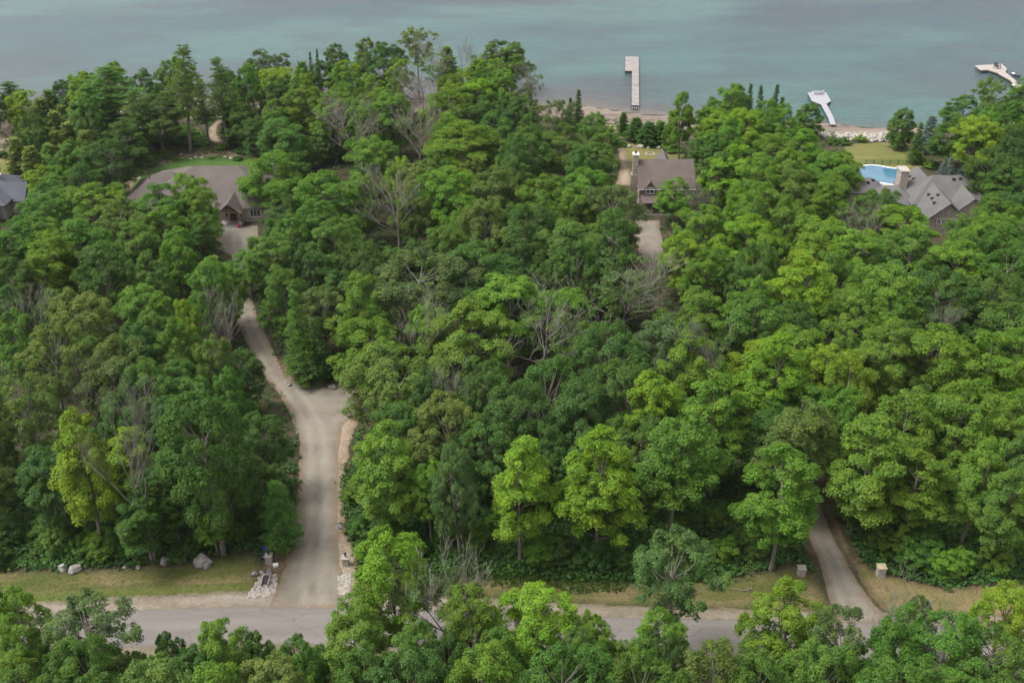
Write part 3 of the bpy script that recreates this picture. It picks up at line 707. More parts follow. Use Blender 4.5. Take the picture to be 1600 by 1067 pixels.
TREES = []      # (x, y, R) for spacing
rnd_t = random.Random(5)
NEAR = {'dead': 'a dead tree', 'half': 'a dying tree', 'ash': 'an ash', 'pine': 'a pine', 'young_pine': 'young pines', 'spruce': 'spruces', 'cedar': 'cedars'}
cnt = {}
def place(kind, x, y, h, R, cls, seed=None):
    rnd = rnd_t
    base = 'dead' if kind == 'half' else kind
    plist = PROTO[base]; tr, cr, H0, R0 = plist[rnd.randrange(len(plist))]
    nm, word, cat, grp = KINDW[kind]
    col, cw = CLS[cls]
    size = ('small ' if R < 3.3 else 'large ' if R > 5.2 else '') if kind in ('maple', 'oak', 'tall', 'ash') else ''
    nb = ''
    if kind in ('maple', 'oak', 'tall'):
        best = 64.0
        for (tx, ty, tR, tk) in TREES:
            q = (tx - x) ** 2 + (ty - y) ** 2
            if tk in NEAR and q < best: best = q; nb = ' near ' + NEAR[tk]
    lab = f'{word} {zone(x, y)}' if kind in ('dead', 'half') else f'{size}{cw} {word} {zone(x, y)}{nb}'
    z = gz(x, y)
    o = empty(nm, (x, y, z - 0.05), lab, cat, grp, rnd.uniform(0, 6.283))
    o.rotation_euler.x = rnd.gauss(0, 0.03); o.rotation_euler.y = rnd.gauss(0, 0.03)
    s = R / R0; sz = h / H0
    o.scale = (s, s, sz)
    j = lambda a, k: a * (1 + rnd.uniform(-k, k))
    v = rnd.uniform(0.88, 1.12)
    c = (j(col[0], 0.12) * v, j(col[1], 0.05) * v, j(col[2], 0.12) * v, 1)
    t = link('trunk', tr, o)
    k = link('branches' if base == 'dead' else 'crown', cr, o); k.color = c
    if base == 'bush': t.name = 'stems'
    if kind == 'half':
        l = link('crown', LEAF[rnd.randrange(2)], o); l.color = c
    cnt[kind] = cnt.get(kind, 0) + 1
    return o
def y_on_ray(py, wy):
    v = 533.5 - py
    return CAM_H + wy * (-FPX * ST + CT * v) / (FPX * CT + ST * v)
def hand(px, py, wpx, cls, kind='maple', h=None, base=None):
    """a tree whose top shows at photo pixel (px,py), crown wpx wide; either its height or the pixel row of its foot is known"""
    if base is not None:
        fx, fy, fz = atg(px, base); h = y_on_ray(py, fy) - fz
        x, y = fx, fy
        # keep the top on its sight line
        dep = y * CT - (h + fz - CAM_H) * ST; x = (px - 800) * dep / FPX
    else:
        if h is None: h = {'maple': 17, 'tall': 18, 'oak': 16, 'ash': 16, 'dead': 16, 'half': 15.5, 'pine': 19, 'spruce': 11, 'cedar': 8.5, 'young_pine': 10, 'sapling': 5.5, 'roundtree': 8, 'bush': 1.8}[kind]
        z = 0
        for _ in range(6):
            x, y = at(px, py, z + h); z = gz(x, y)
        dep = y * CT - (h + z - CAM_H) * ST
    R = 0.5 * wpx * dep / FPX * {'tall': 0.98, 'maple': 1.05}.get(kind, 1.0)
    place(kind, x, y, h, R, cls)
    if kind not in ('bush', 'sapling'): TREES.append((x, y, R, kind))
    return x, y, h

HAND = '''
15 905 105 L maple 16|130 938 150 G ash 16|115 1000 130 M maple 16|262 990 64 D roundtree 9|345 966 95 L maple 13|398 985 72 M roundtree 10|240 1035 160 O oak 16|420 1025 130 O maple 16
450 990 85 M oak 13|612 820 135 Y maple 19.5|545 935 120 L maple 16|560 1005 110 M maple 16|690 888 140 G half 15|640 1015 150 D oak 16|745 1022 150 L maple 16|735 905 110 L maple 16|830 905 150 Y maple 16
928 952 55 Y maple 10|1035 958 90 L maple 13|1062 842 150 G ash 18|880 1012 160 M oak 16|1000 1022 160 M oak 16|1120 1005 130 O maple 16|1248 900 130 Y maple 16|1195 1010 110 M maple 16|1330 962 120 G ash 16
1300 1005 140 M oak 16|1420 945 120 G half 13|1395 965 110 M maple 16|1500 962 170 M oak 16|1448 935 48 D roundtree 9|1582 905 110 Y maple 16|1570 985 130 M oak 16|40 1040 140 M maple 16|1420 1030 160 M oak 16|1050 990 80 D oak 13|330 1045 140 L maple 16|700 990 90 D oak 13
22 590 115 O ash 19|105 640 112 Y tall b868|178 600 100 G dead b880|178 525 120 O maple 18|305 600 175 D oak b866|215 745 105 M tall b876|328 788 60 L tall 8|430 748 76 M young_pine b856|400 640 90 D maple 14|60 690 110 D maple 15|250 700 90 D tall 15|400 720 80 D maple 11
592 662 125 L tall b845|668 712 72 L tall b850|712 690 92 G oak b868|815 678 118 Y tall b880|945 668 135 Y tall b885|1066 640 145 L tall b850|1130 588 135 L tall 19|1030 580 105 Y maple 18|1250 612 130 O tall 19|1232 688 132 L tall b890
1216 515 118 Y tall 19|1370 640 150 L tall 19|1442 698 115 L tall b850|1545 680 100 L tall b850|1592 612 100 L tall 18|1340 545 100 Y maple 18|1400 500 130 L maple 18|1470 503 150 L maple 18|1560 518 150 L maple 18|1520 590 130 L maple 18|1430 600 125 L maple 18
1265 393 115 Y tall 19|1400 410 135 L maple 17|1480 422 130 D oak 17|1560 430 125 M oak 17|1345 450 110 L maple 17|1190 460 120 M maple 17|1320 600 90 L maple 17|1590 470 120 M maple 17|1240 470 90 D oak 15|1500 370 120 L maple 17|1585 380 110 M oak 17|1430 360 110 M maple 17
575 500 125 L maple 14|622 545 160 O oak 17|655 390 180 G oak 18|745 382 150 D oak 17|800 425 140 L maple 17|735 472 140 L maple 17|880 448 125 L maple 17|960 505 125 D oak 17|868 565 150 D oak 17|1040 492 130 G oak 17|1100 448 125 L maple 17|985 565 140 D oak 17
700 610 125 O oak 17|620 632 110 D oak 15|800 605 140 D oak 17|905 595 130 D oak 17|760 650 120 D oak 15|1080 520 110 L maple 17|850 660 110 D oak 14|660 580 100 D oak 15|1000 640 110 M oak 16
850 478 130 G dead 17|690 472 95 G dead 16|985 392 140 G half 18|1120 515 95 G dead 17|615 275 105 G dead 17|560 165 95 G dead 17|650 172 70 G dead 16|335 470 62 G dead 14|120 450 130 O ash 18|515 160 60 G dead 15|660 110 75 G dead 15|1470 475 60 G dead 15|110 575 45 G dead 16|830 640 60 G dead 13|710 590 60 G dead 15
8 128 62 D pine b205|70 138 34 O cedar 12|50 165 34 O cedar 11|95 165 34 O cedar 11|38 200 36 O cedar 10|85 205 40 O cedar 10|62 188 34 O cedar 10|115 108 50 Y maple 14|165 104 125 M pine 20|140 130 80 M pine 17|200 140 70 M pine 17|218 105 52 D oak 14
272 70 72 M pine b238|337 88 62 M pine b232|312 125 50 M pine 16|365 126 40 D cedar 12|355 160 44 D spruce 11|240 150 95 D oak b238|378 158 55 D maple 13|398 178 60 D maple 13|188 188 66 D maple 12|168 218 100 D oak 14|105 218 72 M maple 13|62 255 60 Y maple 10|95 258 66 L maple 12
232 262 1 M bush 1|285 266 74 L maple 15|306 288 66 L maple 14|245 284 110 M maple 15|145 282 125 L maple 16|190 312 95 O oak 15|60 300 95 M maple 15|270 352 62 L maple 13|70 356 70 L maple 15|421 232 110 L maple 15|20 340 110 M maple 16|120 340 110 M maple 16|205 345 90 M maple 15|300 332 66 M maple 12
420 75 66 G oak 15|432 100 85 Y maple 16|482 80 16 D spruce 14|492 77 16 D spruce 14|468 95 40 M cedar 14|520 68 52 D oak 15|565 56 40 O maple 15|596 66 85 D oak 17|650 42 64 O ash 17|678 78 66 O half 15|700 74 40 M cedar 12|737 64 20 G dead 13|722 72 20 G dead 12|782 62 70 O maple 15|802 66 62 L maple 15|745 90 50 M cedar 12|770 90 60 L maple 14
470 130 75 L maple 16|520 140 82 L maple 17|548 150 60 L maple 15|612 138 85 L maple 17|700 130 95 L maple 16|745 120 70 Y maple 15|775 168 75 M maple 16|718 190 145 L maple 17|625 240 60 Y maple 15|505 265 112 L maple 17|700 256 110 L maple 17|770 258 95 O maple 17|760 312 95 O oak 16|440 180 90 M maple 16|580 210 90 L maple 16|825 200 85 M maple 16|455 235 60 D maple 14|520 335 90 M maple 16|700 345 90 M maple 16|820 320 90 D oak 16
832 105 42 G half 12|905 140 26 D spruce 11|890 152 20 D spruce 9|862 155 74 G ash 17|930 172 50 L maple 10|950 196 56 L maple 10|882 190 84 M maple 15|930 218 80 M maple 14|920 258 84 L maple 14|850 270 95 L maple 16|975 175 20 D cedar 6|995 184 34 D cedar 6|1015 190 36 D cedar 6|1032 188 30 M cedar 6|1046 193 28 M cedar 6|1070 137 52 L tall b250
1110 152 40 M spruce 12|1145 128 62 L maple 16|1175 128 24 D spruce 15|1195 134 26 D spruce 14|1210 130 26 D spruce 14|1222 150 28 D spruce 12|1130 168 80 Y maple 15|1168 165 75 Y maple 15|1110 202 66 M maple 14|1160 222 100 Y maple 16|1215 206 84 L maple 14|1130 235 66 M maple 14|1056 275 66 L maple b352|960 290 112 G oak 16|1105 288 55 G half 11|1100 316 100 L maple 16|1172 330 100 Y maple 16|900 342 130 M maple 16
1267 162 48 M roundtree b216|1238 186 52 M roundtree 8|1255 202 80 L maple 12|1300 240 85 L maple 12|1415 170 48 M roundtree b232|1456 180 50 B spruce b238|1440 192 30 D spruce 10|1478 246 20 B spruce b276|1489 243 22 B spruce b278|1507 254 30 B spruce b280|1558 122 66 L ash 16|1512 150 74 M maple 13|1532 176 82 Y maple 15|1488 186 60 M maple 12|1566 232 85 D oak 15|1580 245 70 M maple 14|1290 275 85 L maple 15|1240 262 95 O maple 16|1380 296 92 M oak 14|1342 322 70 G half 13|1420 322 112 L maple 14|1282 332 112 L maple 16|1562 306 115 M maple 15|1600 320 90 L maple 16|1205 270 70 L maple 15|1340 350 110 L maple 16
60 366 95 L maple 16|22 395 90 D maple 16|225 388 75 M maple 16|272 366 56 L maple 14|330 396 95 L maple 15|280 462 56 Y maple 16|270 500 75 M maple 16|322 520 66 O maple 16|65 508 125 O ash 18|35 465 70 G half 15|380 545 66 D maple 12|415 360 105 M maple 16|460 455 62 M young_pine b592|476 528 74 M young_pine b598|492 492 56 D young_pine 12|570 376 62 O maple 12|200 500 90 D maple 16|20 480 80 M maple 16|130 520 90 M maple 15|230 560 90 M maple 17|350 570 70 M maple 15|440 300 80 D maple 14|480 380 80 D oak 14|530 420 70 D maple 13|455 330 70 M maple 15
388 388 78 M maple 9|45 228 46 O cedar 11|72 226 46 O cedar 11|100 192 44 O cedar 11|118 160 40 O cedar 12|22 215 40 O cedar 10|58 150 40 O cedar 12|80 175 44 O cedar 12|108 235 46 O cedar 10|130 205 44 O cedar 11
180 1018 90 M roundtree 9|300 1012 90 D roundtree 9|500 1012 80 M roundtree 9|470 1025 90 L maple 11|215 1030 80 M roundtree 9|20 1010 90 L maple 12|80 1030 80 D oak 10|1180 1020 90 M oak 11|960 1000 80 L oak 10|1318 238 62 L roundtree 9|1328 258 46 L roundtree 8|1296 252 60 M roundtree 10|1310 272 56 L maple 11|905 985 90 M oak 13|942 968 66 L maple 12|780 990 100 M maple 14|640 960 90 M maple 15|580 372 52 D roundtree 7|648 372 52 D roundtree 7|540 305 50 D roundtree 8|610 385 56 M roundtree 6|505 205 50 D roundtree 8|470 215 50 M roundtree 8
'''
hand_cls = []
for tok in sorted(HAND.replace('\n', '|').split('|'), key=lambda t: not any(w in t for w in ('dead', 'half', 'ash', 'pine', 'spruce', 'cedar'))):
    q = tok.split()
    if len(q) < 6 or q[4] == 'bush': continue
    px, py, wp = float(q[0]), float(q[1]), float(q[2])
    if q[5][0] == 'b': r_ = hand(px, py, wp, q[3], q[4], base=float(q[5][1:]))
    else: r_ = hand(px, py, wp, q[3], q[4], h=float(q[5]))
    if q[4] in ('maple', 'tall', 'oak', 'ash'): hand_cls.append((r_[0], r_[1], q[3], q[4]))

# ---- fill of the wood: open ground and open views stay open
OPEN = []
def open_view(pts, z=0.0, step=7):
    P = np.array(pts, float)
    for x in np.arange(P[:, 0].min(), P[:, 0].max() + 1, step):
        for y in np.arange(P[:, 1].min(), P[:, 1].max() + 1, step):
            if inside(P, x, y): OPEN.append((x, y, at(x, y, z)[1]))
open_view([(215, 945), (525, 948), (525, 1000), (215, 1005)]); open_view([(30, 900), (400, 880), (400, 945), (30, 945)])
open_view([(440, 940), (462, 800), (468, 690), (530, 690), (530, 940)]); open_view([(395, 860), (555, 870), (550, 945), (390, 945)])
open_view([(425, 600), (553, 605), (548, 655), (455, 645)]); open_view([(372, 462), (395, 462), (440, 590), (412, 590), (372, 505)], step=5)
open_view([(750, 900), (960, 912), (960, 930), (750, 920)]); open_view([(1150, 905), (1190, 905), (1190, 1000), (1145, 1000)])
open_view([(1252, 790), (1284, 795), (1360, 940), (1350, 960), (1300, 940)], step=5); open_view([(1330, 885), (1420, 905), (1530, 930), (1530, 955), (1400, 950)])
open_view([(994, 346), (1028, 346), (1032, 392), (1000, 392)], step=4); open_view([(988, 238), (1085, 251), (1088, 330), (1000, 340), (985, 300)], 4, 5)
open_view([(965, 225), (1065, 228), (1065, 250), (975, 285)], step=5); open_view([(900, 170), (1050, 180), (1045, 195), (920, 192)], -1, 5)
open_view([(210, 300), (255, 268), (310, 258), (362, 256), (362, 300), (345, 350), (395, 350), (395, 325), (340, 385), (335, 325), (300, 280)], 3, 5)
open_view([(345, 312), (395, 320), (395, 383), (342, 383)], 0, 5); open_view([(215, 285), (245, 258), (380, 240), (380, 258), (310, 258), (250, 268)], 0, 4)
open_view([(1340, 258), (1440, 258), (1470, 275), (1515, 278), (1540, 310), (1510, 342), (1458, 335), (1400, 290), (1342, 278)], 4, 5)
open_view([(1330, 225), (1400, 222), (1440, 228), (1435, 260), (1335, 262)], 0, 5); open_view([(1290, 196), (1388, 202), (1390, 222), (1290, 222)], -1, 5)
open_view([(0, 262), (38, 262), (40, 335), (0, 340)], 4, 5); open_view([(275, 198), (325, 175), (352, 175), (352, 215), (400, 230), (300, 240), (275, 235)], 0, 5); open_view([(205, 262), (245, 240), (260, 250), (215, 285)], 0, 5)
open_view([(0, 0), (0, 118), (60, 128), (110, 98), (230, 90), (255, 62), (300, 62), (340, 80), (390, 72), (450, 68), (540, 54), (560, 48), (640, 40), (700, 62), (790, 54), (850, 92), (870, 148), (960, 165), (1050, 132), (1150, 120), (1220, 128), (1240, 165), (1390, 190), (1430, 165), (1500, 140), (1540, 118), (1600, 115), (1600, 0)], WATER_Z, 8)
for (tx, ty, tR, tk) in TREES:
    if tk in ('dead', 'half'):
        q0 = proj(tx, ty, 15.5); q1 = proj(tx, ty, 5.0); wq = 0.55 * tR * FPX / q0[2]
        for xx in np.arange(q0[0] - wq, q0[0] + wq + 1, 8):
            for yy in np.arange(q0[1], q1[1], 8): OPEN.append((xx, yy, ty))
OPEN_A = np.array(OPEN)
def blocks(x, y, h, R, tol=0):
    cz = gz(x, y) + h * 0.6
    px, py, dep = proj(x, y, cz); a = FPX * R / dep * 0.92; b = FPX * h * 0.40 / dep * 0.9 + a * 0.25
    m = (((OPEN_A[:, 0] - px) / a) ** 2 + ((OPEN_A[:, 1] - py) / b) ** 2 < 1) & (OPEN_A[:, 2] > y)
    return int(m.sum()) > tol
def in_keep(x, y, m=0.0):
    for P, x0, x1, y0, y1 in KEEP:
        if not (x0 < x < x1 and y0 < y < y1): continue
        for dx, dy in (((0, 0), (m, 0), (-m, 0), (0, m), (0, -m)) if m else ((0, 0),)):
            if inside(P, x + dx, y + dy): return True
    return False
HOUSES = [(-84, -44, 204, 232), (24, 42, 212, 230), (70, 102, 198, 243), (-128, -98, 200, 226)]
def near_house(x, y, m=2.0): return any(a - m < x < b + m and c - m < y < d + m for a, b, c, d in HOUSES)
def stands_clear(x, y, R, f=0.62):
    for (tx, ty, tr, k) in TREES:
        if (tx - x) ** 2 + (ty - y) ** 2 < (f * (R + tr)) ** 2 if k not in ('dead', 'half') else (tx - x) ** 2 + (ty - y) ** 2 < 6.0: return False
    return True
rf = random.Random(11); HC = hand_cls
NFILL = 0
for k in range(9000):
    y = rf.uniform(72, 285); half = (y * CT + CAM_H * ST) * 860 / FPX
    x = rf.uniform(-half, half)
    if shore_y(x) - y < 9 or NFILL >= 165: continue
    if in_keep(x, y, 1.5) or near_house(x, y): continue
    R = rf.uniform(3.6, 5.4); h = rf.uniform(13.5, 17.5)
    if k > 5000: R = rf.uniform(2.4, 3.6); h = rf.uniform(8, 12)
    if not stands_clear(x, y, R, 0.60): continue
    px, py, dep = proj(x, y, gz(x, y) + h)
    if py > 1090 or px < -60 or px > 1660: continue
    if blocks(x, y, h, R): continue
    near = sorted(HC, key=lambda q: (q[0] - x) ** 2 + (q[1] - y) ** 2)[:4]
    c = rf.choice(near)
    cl = c[2]
    if rf.random() < 0.25: cl = {'Y': 'L', 'L': 'M', 'M': 'D', 'D': 'M', 'G': 'M', 'O': 'L'}[cl]
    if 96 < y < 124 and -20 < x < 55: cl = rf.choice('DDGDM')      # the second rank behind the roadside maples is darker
    kd = c[3] if c[3] != 'ash' else 'maple'
    place(kd, x, y, h, R, cl); TREES.append((x, y, R, kd)); NFILL += 1
# saplings and low growth along the edges of the wood
NS = 0
EDGE = []
def along(pts, n, spread): 
    Pw = [Vector(atg(*p)[:2]) for p in pts]
    for i in range(n):
        t = (i + rf.random()) / n * (len(Pw) - 1); j = min(len(Pw) - 2, int(t)); p = Pw[j].lerp(Pw[j + 1], t - j)
        EDGE.append((p.x + rf.gauss(0, 0.4), p.y + abs(rf.gauss(0, spread)) + 0.4))
along([(-20, 888), (120, 885), (250, 876), (330, 868), (400, 856)], 36, 3.0)
along([(452, 835), (458, 780), (462, 720), (462, 680), (440, 630), (405, 585), (372, 530)], 16, 1.0)
along([(545, 840), (640, 876), (760, 884), (900, 892), (1000, 896), (1130, 892), (1240, 866)], 44, 3.2)
along([(1315, 800), (1345, 860), (1420, 892), (1480, 905), (1540, 900), (1610, 900)], 26, 3.0)
along([(545, 690), (540, 740), (546, 800)], 6, 0.8)
along([(20, 820), (200, 820), (420, 800)], 14, 5); along([(560, 800), (800, 840), (1150, 840)], 18, 5); along([(1340, 820), (1600, 850)], 12, 5)
for (x, y) in EDGE:
    if in_keep(x, y, 0.6): continue
    big = rf.random() < 0.6
    h = rf.uniform(2.4, 4.8) if big else rf.uniform(1.0, 2.2); R = h * 0.46 if big else h * 0.75
    if blocks(x, y, h, R * 0.7, 1): continue
    cl = rf.choice('DDMMML') if x < 40 else rf.choice('DMMLLL')
    place('sapling' if big else 'bush', x, y, h, R, cl)
for (px, py, w, h, cl) in [(232, 257, 42, 2.8, 'O'), (256, 247, 30, 2.2, 'O'), (216, 272, 20, 1.2, 'M'), (330, 248, 14, 0.7, 'M'), (372, 250, 18, 0.9, 'D'), (275, 250, 14, 0.7, 'L'), (300, 215, 40, 1.6, 'L'), (285, 205, 36, 1.6, 'M'), (312, 225, 34, 1.5, 'M'), (345, 233, 22, 1.2, 'Y'), (380, 240, 26, 1.6, 'M'), (290, 228, 36, 2.6, 'D'), (222, 222, 40, 1.8, 'M'), (255, 225, 40, 1.8, 'D'), (270, 215, 30, 1.8, 'M'),
                           (1344, 222, 22, 1.8, 'L'), (1318, 226, 24, 1.8, 'M'), (1300, 225, 24, 1.8, 'D'), (1436, 246, 16, 1.4, 'Y'), (1440, 254, 18, 1.4, 'Y'), (1455, 262, 26, 1.6, 'M'), (5, 245, 22, 1.8, 'D'), (1050, 235, 40, 1.6, 'M'), (970, 228, 24, 1.2, 'M'), (1075, 255, 26, 1.8, 'M'), (1380, 350, 20, 1.2, 'M'), (500, 590, 30, 2.0, 'D'), (535, 585, 34, 2.4, 'D'), (520, 578, 30, 2.4, 'D')]:
    x, y, z = atg(px, py); dep = y * CT - (z - CAM_H) * ST
    place('bush', x, y, h, 0.5 * w * dep / FPX, cl)
def tell_apart():
    things = [o for o in COL.objects if o.get('group') and o.parent is None and o.type == 'EMPTY' and o.get('category') in ('maple', 'oak', 'ash', 'tree', 'pine', 'cedar', 'spruce', 'sapling', 'bush', 'dead tree', 'dying tree')]
    seen = {}
    for o in things: seen.setdefault(o['label'], []).append(o)
    used = set(seen); cols = [v[1] for v in CLS.values()]
    for lab, os_ in seen.items():
        if len(os_) < 2: continue
        for o in os_:
            near = sorted(((q.location - o.location).length, q.name, q) for q in things if q is not o)[:7]
            for _, _, q in near:
                cw = next((c for c in cols if c in q['label']), '')
                kd = q['category']
                new = f"{lab} beside {cw + ' ' if cw else ''}{kd}"
                if new not in used and len(new.split()) <= 16:
                    o['label'] = new; used.add(new); break
tell_apart()
print('TREES', cnt, 'fill', NFILL)

# undergrowth: leafy herb layer of the forest floor
def undergrowth():
    rng = np.random.default_rng(3); C = []
    n = 0
    while n < 26000:
        y = rng.uniform(72, 280); half = (y * CT + CAM_H * ST) * 840 / FPX; x = rng.uniform(-half, half)
        n += 1
        if shore_y(x) - y < 11 or near_house(x, y, 0.5) or in_keep(x, y): continue
        C.append((x, y, gz(x, y)))
    n = 0
    while n < 16000:
        n += 1; y = rng.uniform(96, 124); half = (y * CT + CAM_H * ST) * 820 / FPX; x = rng.uniform(-half, half)
        if not in_keep(x, y): C.append((x, y, 0.0))
    C = np.array(C); k = 5
    P = np.repeat(C, k, axis=0); m = len(P)
    P = P + rng.normal(size=(m, 3)) * np.array([0.35, 0.35, 0.0]); P[:, 2] += rng.uniform(0.05, 0.75, m)
    V = cards(rng, P, rng.normal(size=(m, 3)) * 0.45 + np.array([0, 0, 1.0]), 0.5, 0.7)
    o = link('undergrowth', quads_mesh('undergrowth', V, M['leaf'])); o.color = (0.055, 0.13, 0.03, 1)
    tag(o, 'low leafy undergrowth covering the forest floor', 'undergrowth', kind='stuff')
undergrowth()
def grass_tufts(name, label, polys, n, hgt, col, seed):
    rng = np.random.default_rng(seed); C = []
    for P in polys:
        P = np.array(P); a, b = P.min(0), P.max(0); t = 0
        while t < n:
            t += 1; x, y = rng.uniform(a[0], b[0]), rng.uniform(a[1], b[1])
            if inside(P, x, y) and not any(inside(Q, x, y) for Q in (np.array(driveL), np.array(driveR))): C.append((x, y, gz(x, y)))
    C = np.array(C); k = 4; P = np.repeat(C, k, axis=0); m = len(P)
    P = P + rng.normal(size=(m, 3)) * np.array([0.12, 0.12, 0]); h = rng.uniform(0.5, 1.3, m) * hgt
    P[:, 2] += h * 0.35
    nn = rng.normal(size=(m, 3)) * np.array([1, 1, 0.4]); tg = rng.normal(size=(m, 3)) * 0.35 + np.array([0, 0, 1.0])
    V = cards(rng, P, nn, h, 0.28, tg)
    o = link(name, quads_mesh(name, V, M['leaf'])); o.color = (*col, 1); tag(o, label, 'grass', kind='stuff')
grass_tufts('grass', 'short rough grass tufts on the roadside verges', [vergeL, vergeM], 7000, 0.13, (0.11, 0.125, 0.035), 1)
grass_tufts('weeds', 'tall green weeds crowding the shaded part of the middle verge', [W([(555, 872), (760, 890), (985, 902), (975, 925), (900, 928), (760, 916), (640, 910), (555, 905)]), W([(700, 890), (1120, 902), (1110, 912), (700, 905)])], 2600, 0.42, (0.085, 0.155, 0.028), 5)
grass_tufts('dry_grass', 'dry straw-coloured grass tufts beside the narrow drive', [vergeR], 6000, 0.13, (0.17, 0.15, 0.06), 2)

# ------------------------------------------------------------------ houses
def gable(mb, x0, x1, y0, y1, ze, zr, axis='X', ov=0.45, t=0.18):
    """two thick slopes; ridge along axis"""
    if axis == 'X':
        ym = (y0 + y1) / 2; k = (zr - ze) / (ym - y0); a, b = x0 - ov, x1 + ov
        mb.slab([(a, y0 - ov, ze - k * ov), (b, y0 - ov, ze - k * ov), (b, ym, zr), (a, ym, zr)], t)
        mb.slab([(b, y1 + ov, ze - k * ov), (a, y1 + ov, ze - k * ov), (a, ym, zr), (b, ym, zr)], t)
    else:
        xm = (x0 + x1) / 2; k = (zr - ze) / (xm - x0); a, b = y0 - ov, y1 + ov
        mb.slab([(x0 - ov, b, ze - k * ov), (x0 - ov, a, ze - k * ov), (xm, a, zr), (xm, b, zr)], t)
        mb.slab([(x1 + ov, a, ze - k * ov), (x1 + ov, b, ze - k * ov), (xm, b, zr), (xm, a, zr)], t)
    return mb
def hip(mb, x0, x1, y0, y1, ze, zr, ov=0.5, t=0.18):
    x0 -= ov; x1 += ov; y0 -= ov; y1 += ov
    if x1 - x0 >= y1 - y0:
        h = (y1 - y0) / 2; ym = (y0 + y1) / 2; A = (x0 + h, ym, zr); B = (x1 - h, ym, zr)
        c = [(x0, y0, ze), (x1, y0, ze), (x1, y1, ze), (x0, y1, ze)]
        mb.slab([c[0], c[1], B, A], t); mb.slab([c[2], c[3], A, B], t); mb.slab([c[1], c[2], B], t); mb.slab([c[3], c[0], A], t)
    else:
        h = (x1 - x0) / 2; xm = (x0 + x1) / 2; A = (xm, y0 + h, zr); B = (xm, y1 - h, zr)
        c = [(x0, y0, ze), (x1, y0, ze), (x1, y1, ze), (x0, y1, ze)]
        mb.slab([c[0], c[1], A], t); mb.slab([c[2], c[3], B], t); mb.slab([c[1], c[2], B, A], t); mb.slab([c[3], c[0], A, B], t)
    return mb
def gable_wall(mb, x0, x1, y0, y1, ze, zr, axis):
    """wall block with the two triangles under a gable roof"""
    if axis == 'X':
        ym = (y0 + y1) / 2
        mb.add([(x0, y0, 0), (x0, y1, 0), (x0, y1, ze), (x0, ym, zr - .2), (x0, y0, ze), (x1, y0, 0), (x1, y1, 0), (x1, y1, ze), (x1, ym, zr - .2), (x1, y0, ze)],
               [(0, 4, 3, 2, 1), (5, 6, 7, 8, 9), (0, 5, 9, 4), (1, 2, 7, 6)])
    else:
        xm = (x0 + x1) / 2
        mb.add([(x0, y0, 0), (x1, y0, 0), (x1, y0, ze), (xm, y0, zr - .2), (x0, y0, ze), (x0, y1, 0), (x1, y1, 0), (x1, y1, ze), (xm, y1, zr - .2), (x0, y1, ze)],
               [(0, 1, 2, 3, 4), (5, 9, 8, 7, 6), (0, 4, 9, 5), (1, 6, 7, 2)])
    return mb
def window(parent, x, y, z, w, h, face='front', mull=1):
    """framed window with its pane, on a wall facing the road (front) or the side (left)"""
    f = MB(); p = MB(); b = 0.09; d = 0.07
    def bx(m, u0, u1, z0, z1, e0, e1):
        if face == 'front': m.box(x + u0, x + u1, y - e1, y - e0, z0, z1)
        elif face == 'left': m.box(x - e1, x - e0, y + u0, y + u1, z0, z1)
        else: m.box(x + e0, x + e1, y + u0, y + u1, z0, z1)
    bx(f, -w / 2, w / 2, z, z + b, 0, d); bx(f, -w / 2, w / 2, z + h - b, z + h, 0, d)
    bx(f, -w / 2, -w / 2 + b, z + b, z + h - b, 0, d); bx(f, w / 2 - b, w / 2, z + b, z + h - b, 0, d)
    for i in range(mull):
        u = -w / 2 + w * (i + 1) / (mull + 1); bx(f, u - b * .4, u + b * .4, z + b, z + h - b, 0, d * .9)
    o = f.build('window', M['white'], parent)
    bx(p, -w / 2 + b, w / 2 - b, z + b, z + h - b, 0.005, 0.03)
    p.build('pane', M['glass'], o)
    return o
def local_house(name, x, y, label):
    return empty(name, (x, y, 0), label, 'house')

# brown-roofed cottage (origin at its front left wall corner)
cx, cy = at(997, 294, 5.0)
H1 = local_house('cottage', cx + 0.35, cy + 0.3, 'brown-shingled cottage with stone chimney and two small dormers near the long dock')
w, d = 11.6, 11.4
gable_wall(MB(), 0, w, 0, d, 5.15, 9.0, 'X').build('wall', M['siding'], H1)
gable(MB(), 0, w, 0, d, 5.2, 9.2, 'X', 0.35).build('roof', M['roof_brown'], H1)
MB().box(-0.02, w + 0.02, -0.06, -0.005, 2.9, 5.0).build('front_cladding', M['brown_siding'], H1)
MB().box(-0.3, w + 0.3, -0.50, -0.42, 4.62, 4.80).build('gutter', M['white'], H1)
ch = MB().prism([(-1.35, d * .36), (-0.02, d * .36), (-0.02, d * .36 + 1.7), (-1.35, d * .36 + 1.7)], 0, 6.2).prism([(-1.15, d * .36 + .15), (-0.1, d * .36 + .15), (-0.1, d * .36 + 1.4), (-1.15, d * .36 + 1.4)], 6.2, 10.6).build('chimney', M['stone_wall'], H1)
cap_ = MB().box(-1.3, 0.05, d * .36, d * .36 + 1.55, 10.6, 10.8).build('chimney_cap', M['white'], ch)
MB().tube([(-0.65, d * .36 + .75, 10.8), (-0.65, d * .36 + .75, 11.3)], [0.25, 0.25], 8).build('flue', M['dark_metal'], ch)
for dxx in (2.2, 8.9):
    dm = MB(); gable_wall(dm, dxx - 1.15, dxx + 1.15, -0.30, 2.2, 4.9, 6.4, 'Y'); do = dm.build('dormer', M['brown_siding'], H1)
    gable(MB(), dxx - 1.15, dxx + 1.15, -0.30, 2.6, 4.95, 6.55, 'Y', 0.3, 0.12).build('dormer_roof', M['roof_brown'], do)
    window(H1, dxx, -0.305, 3.75, 1.7, 1.35)
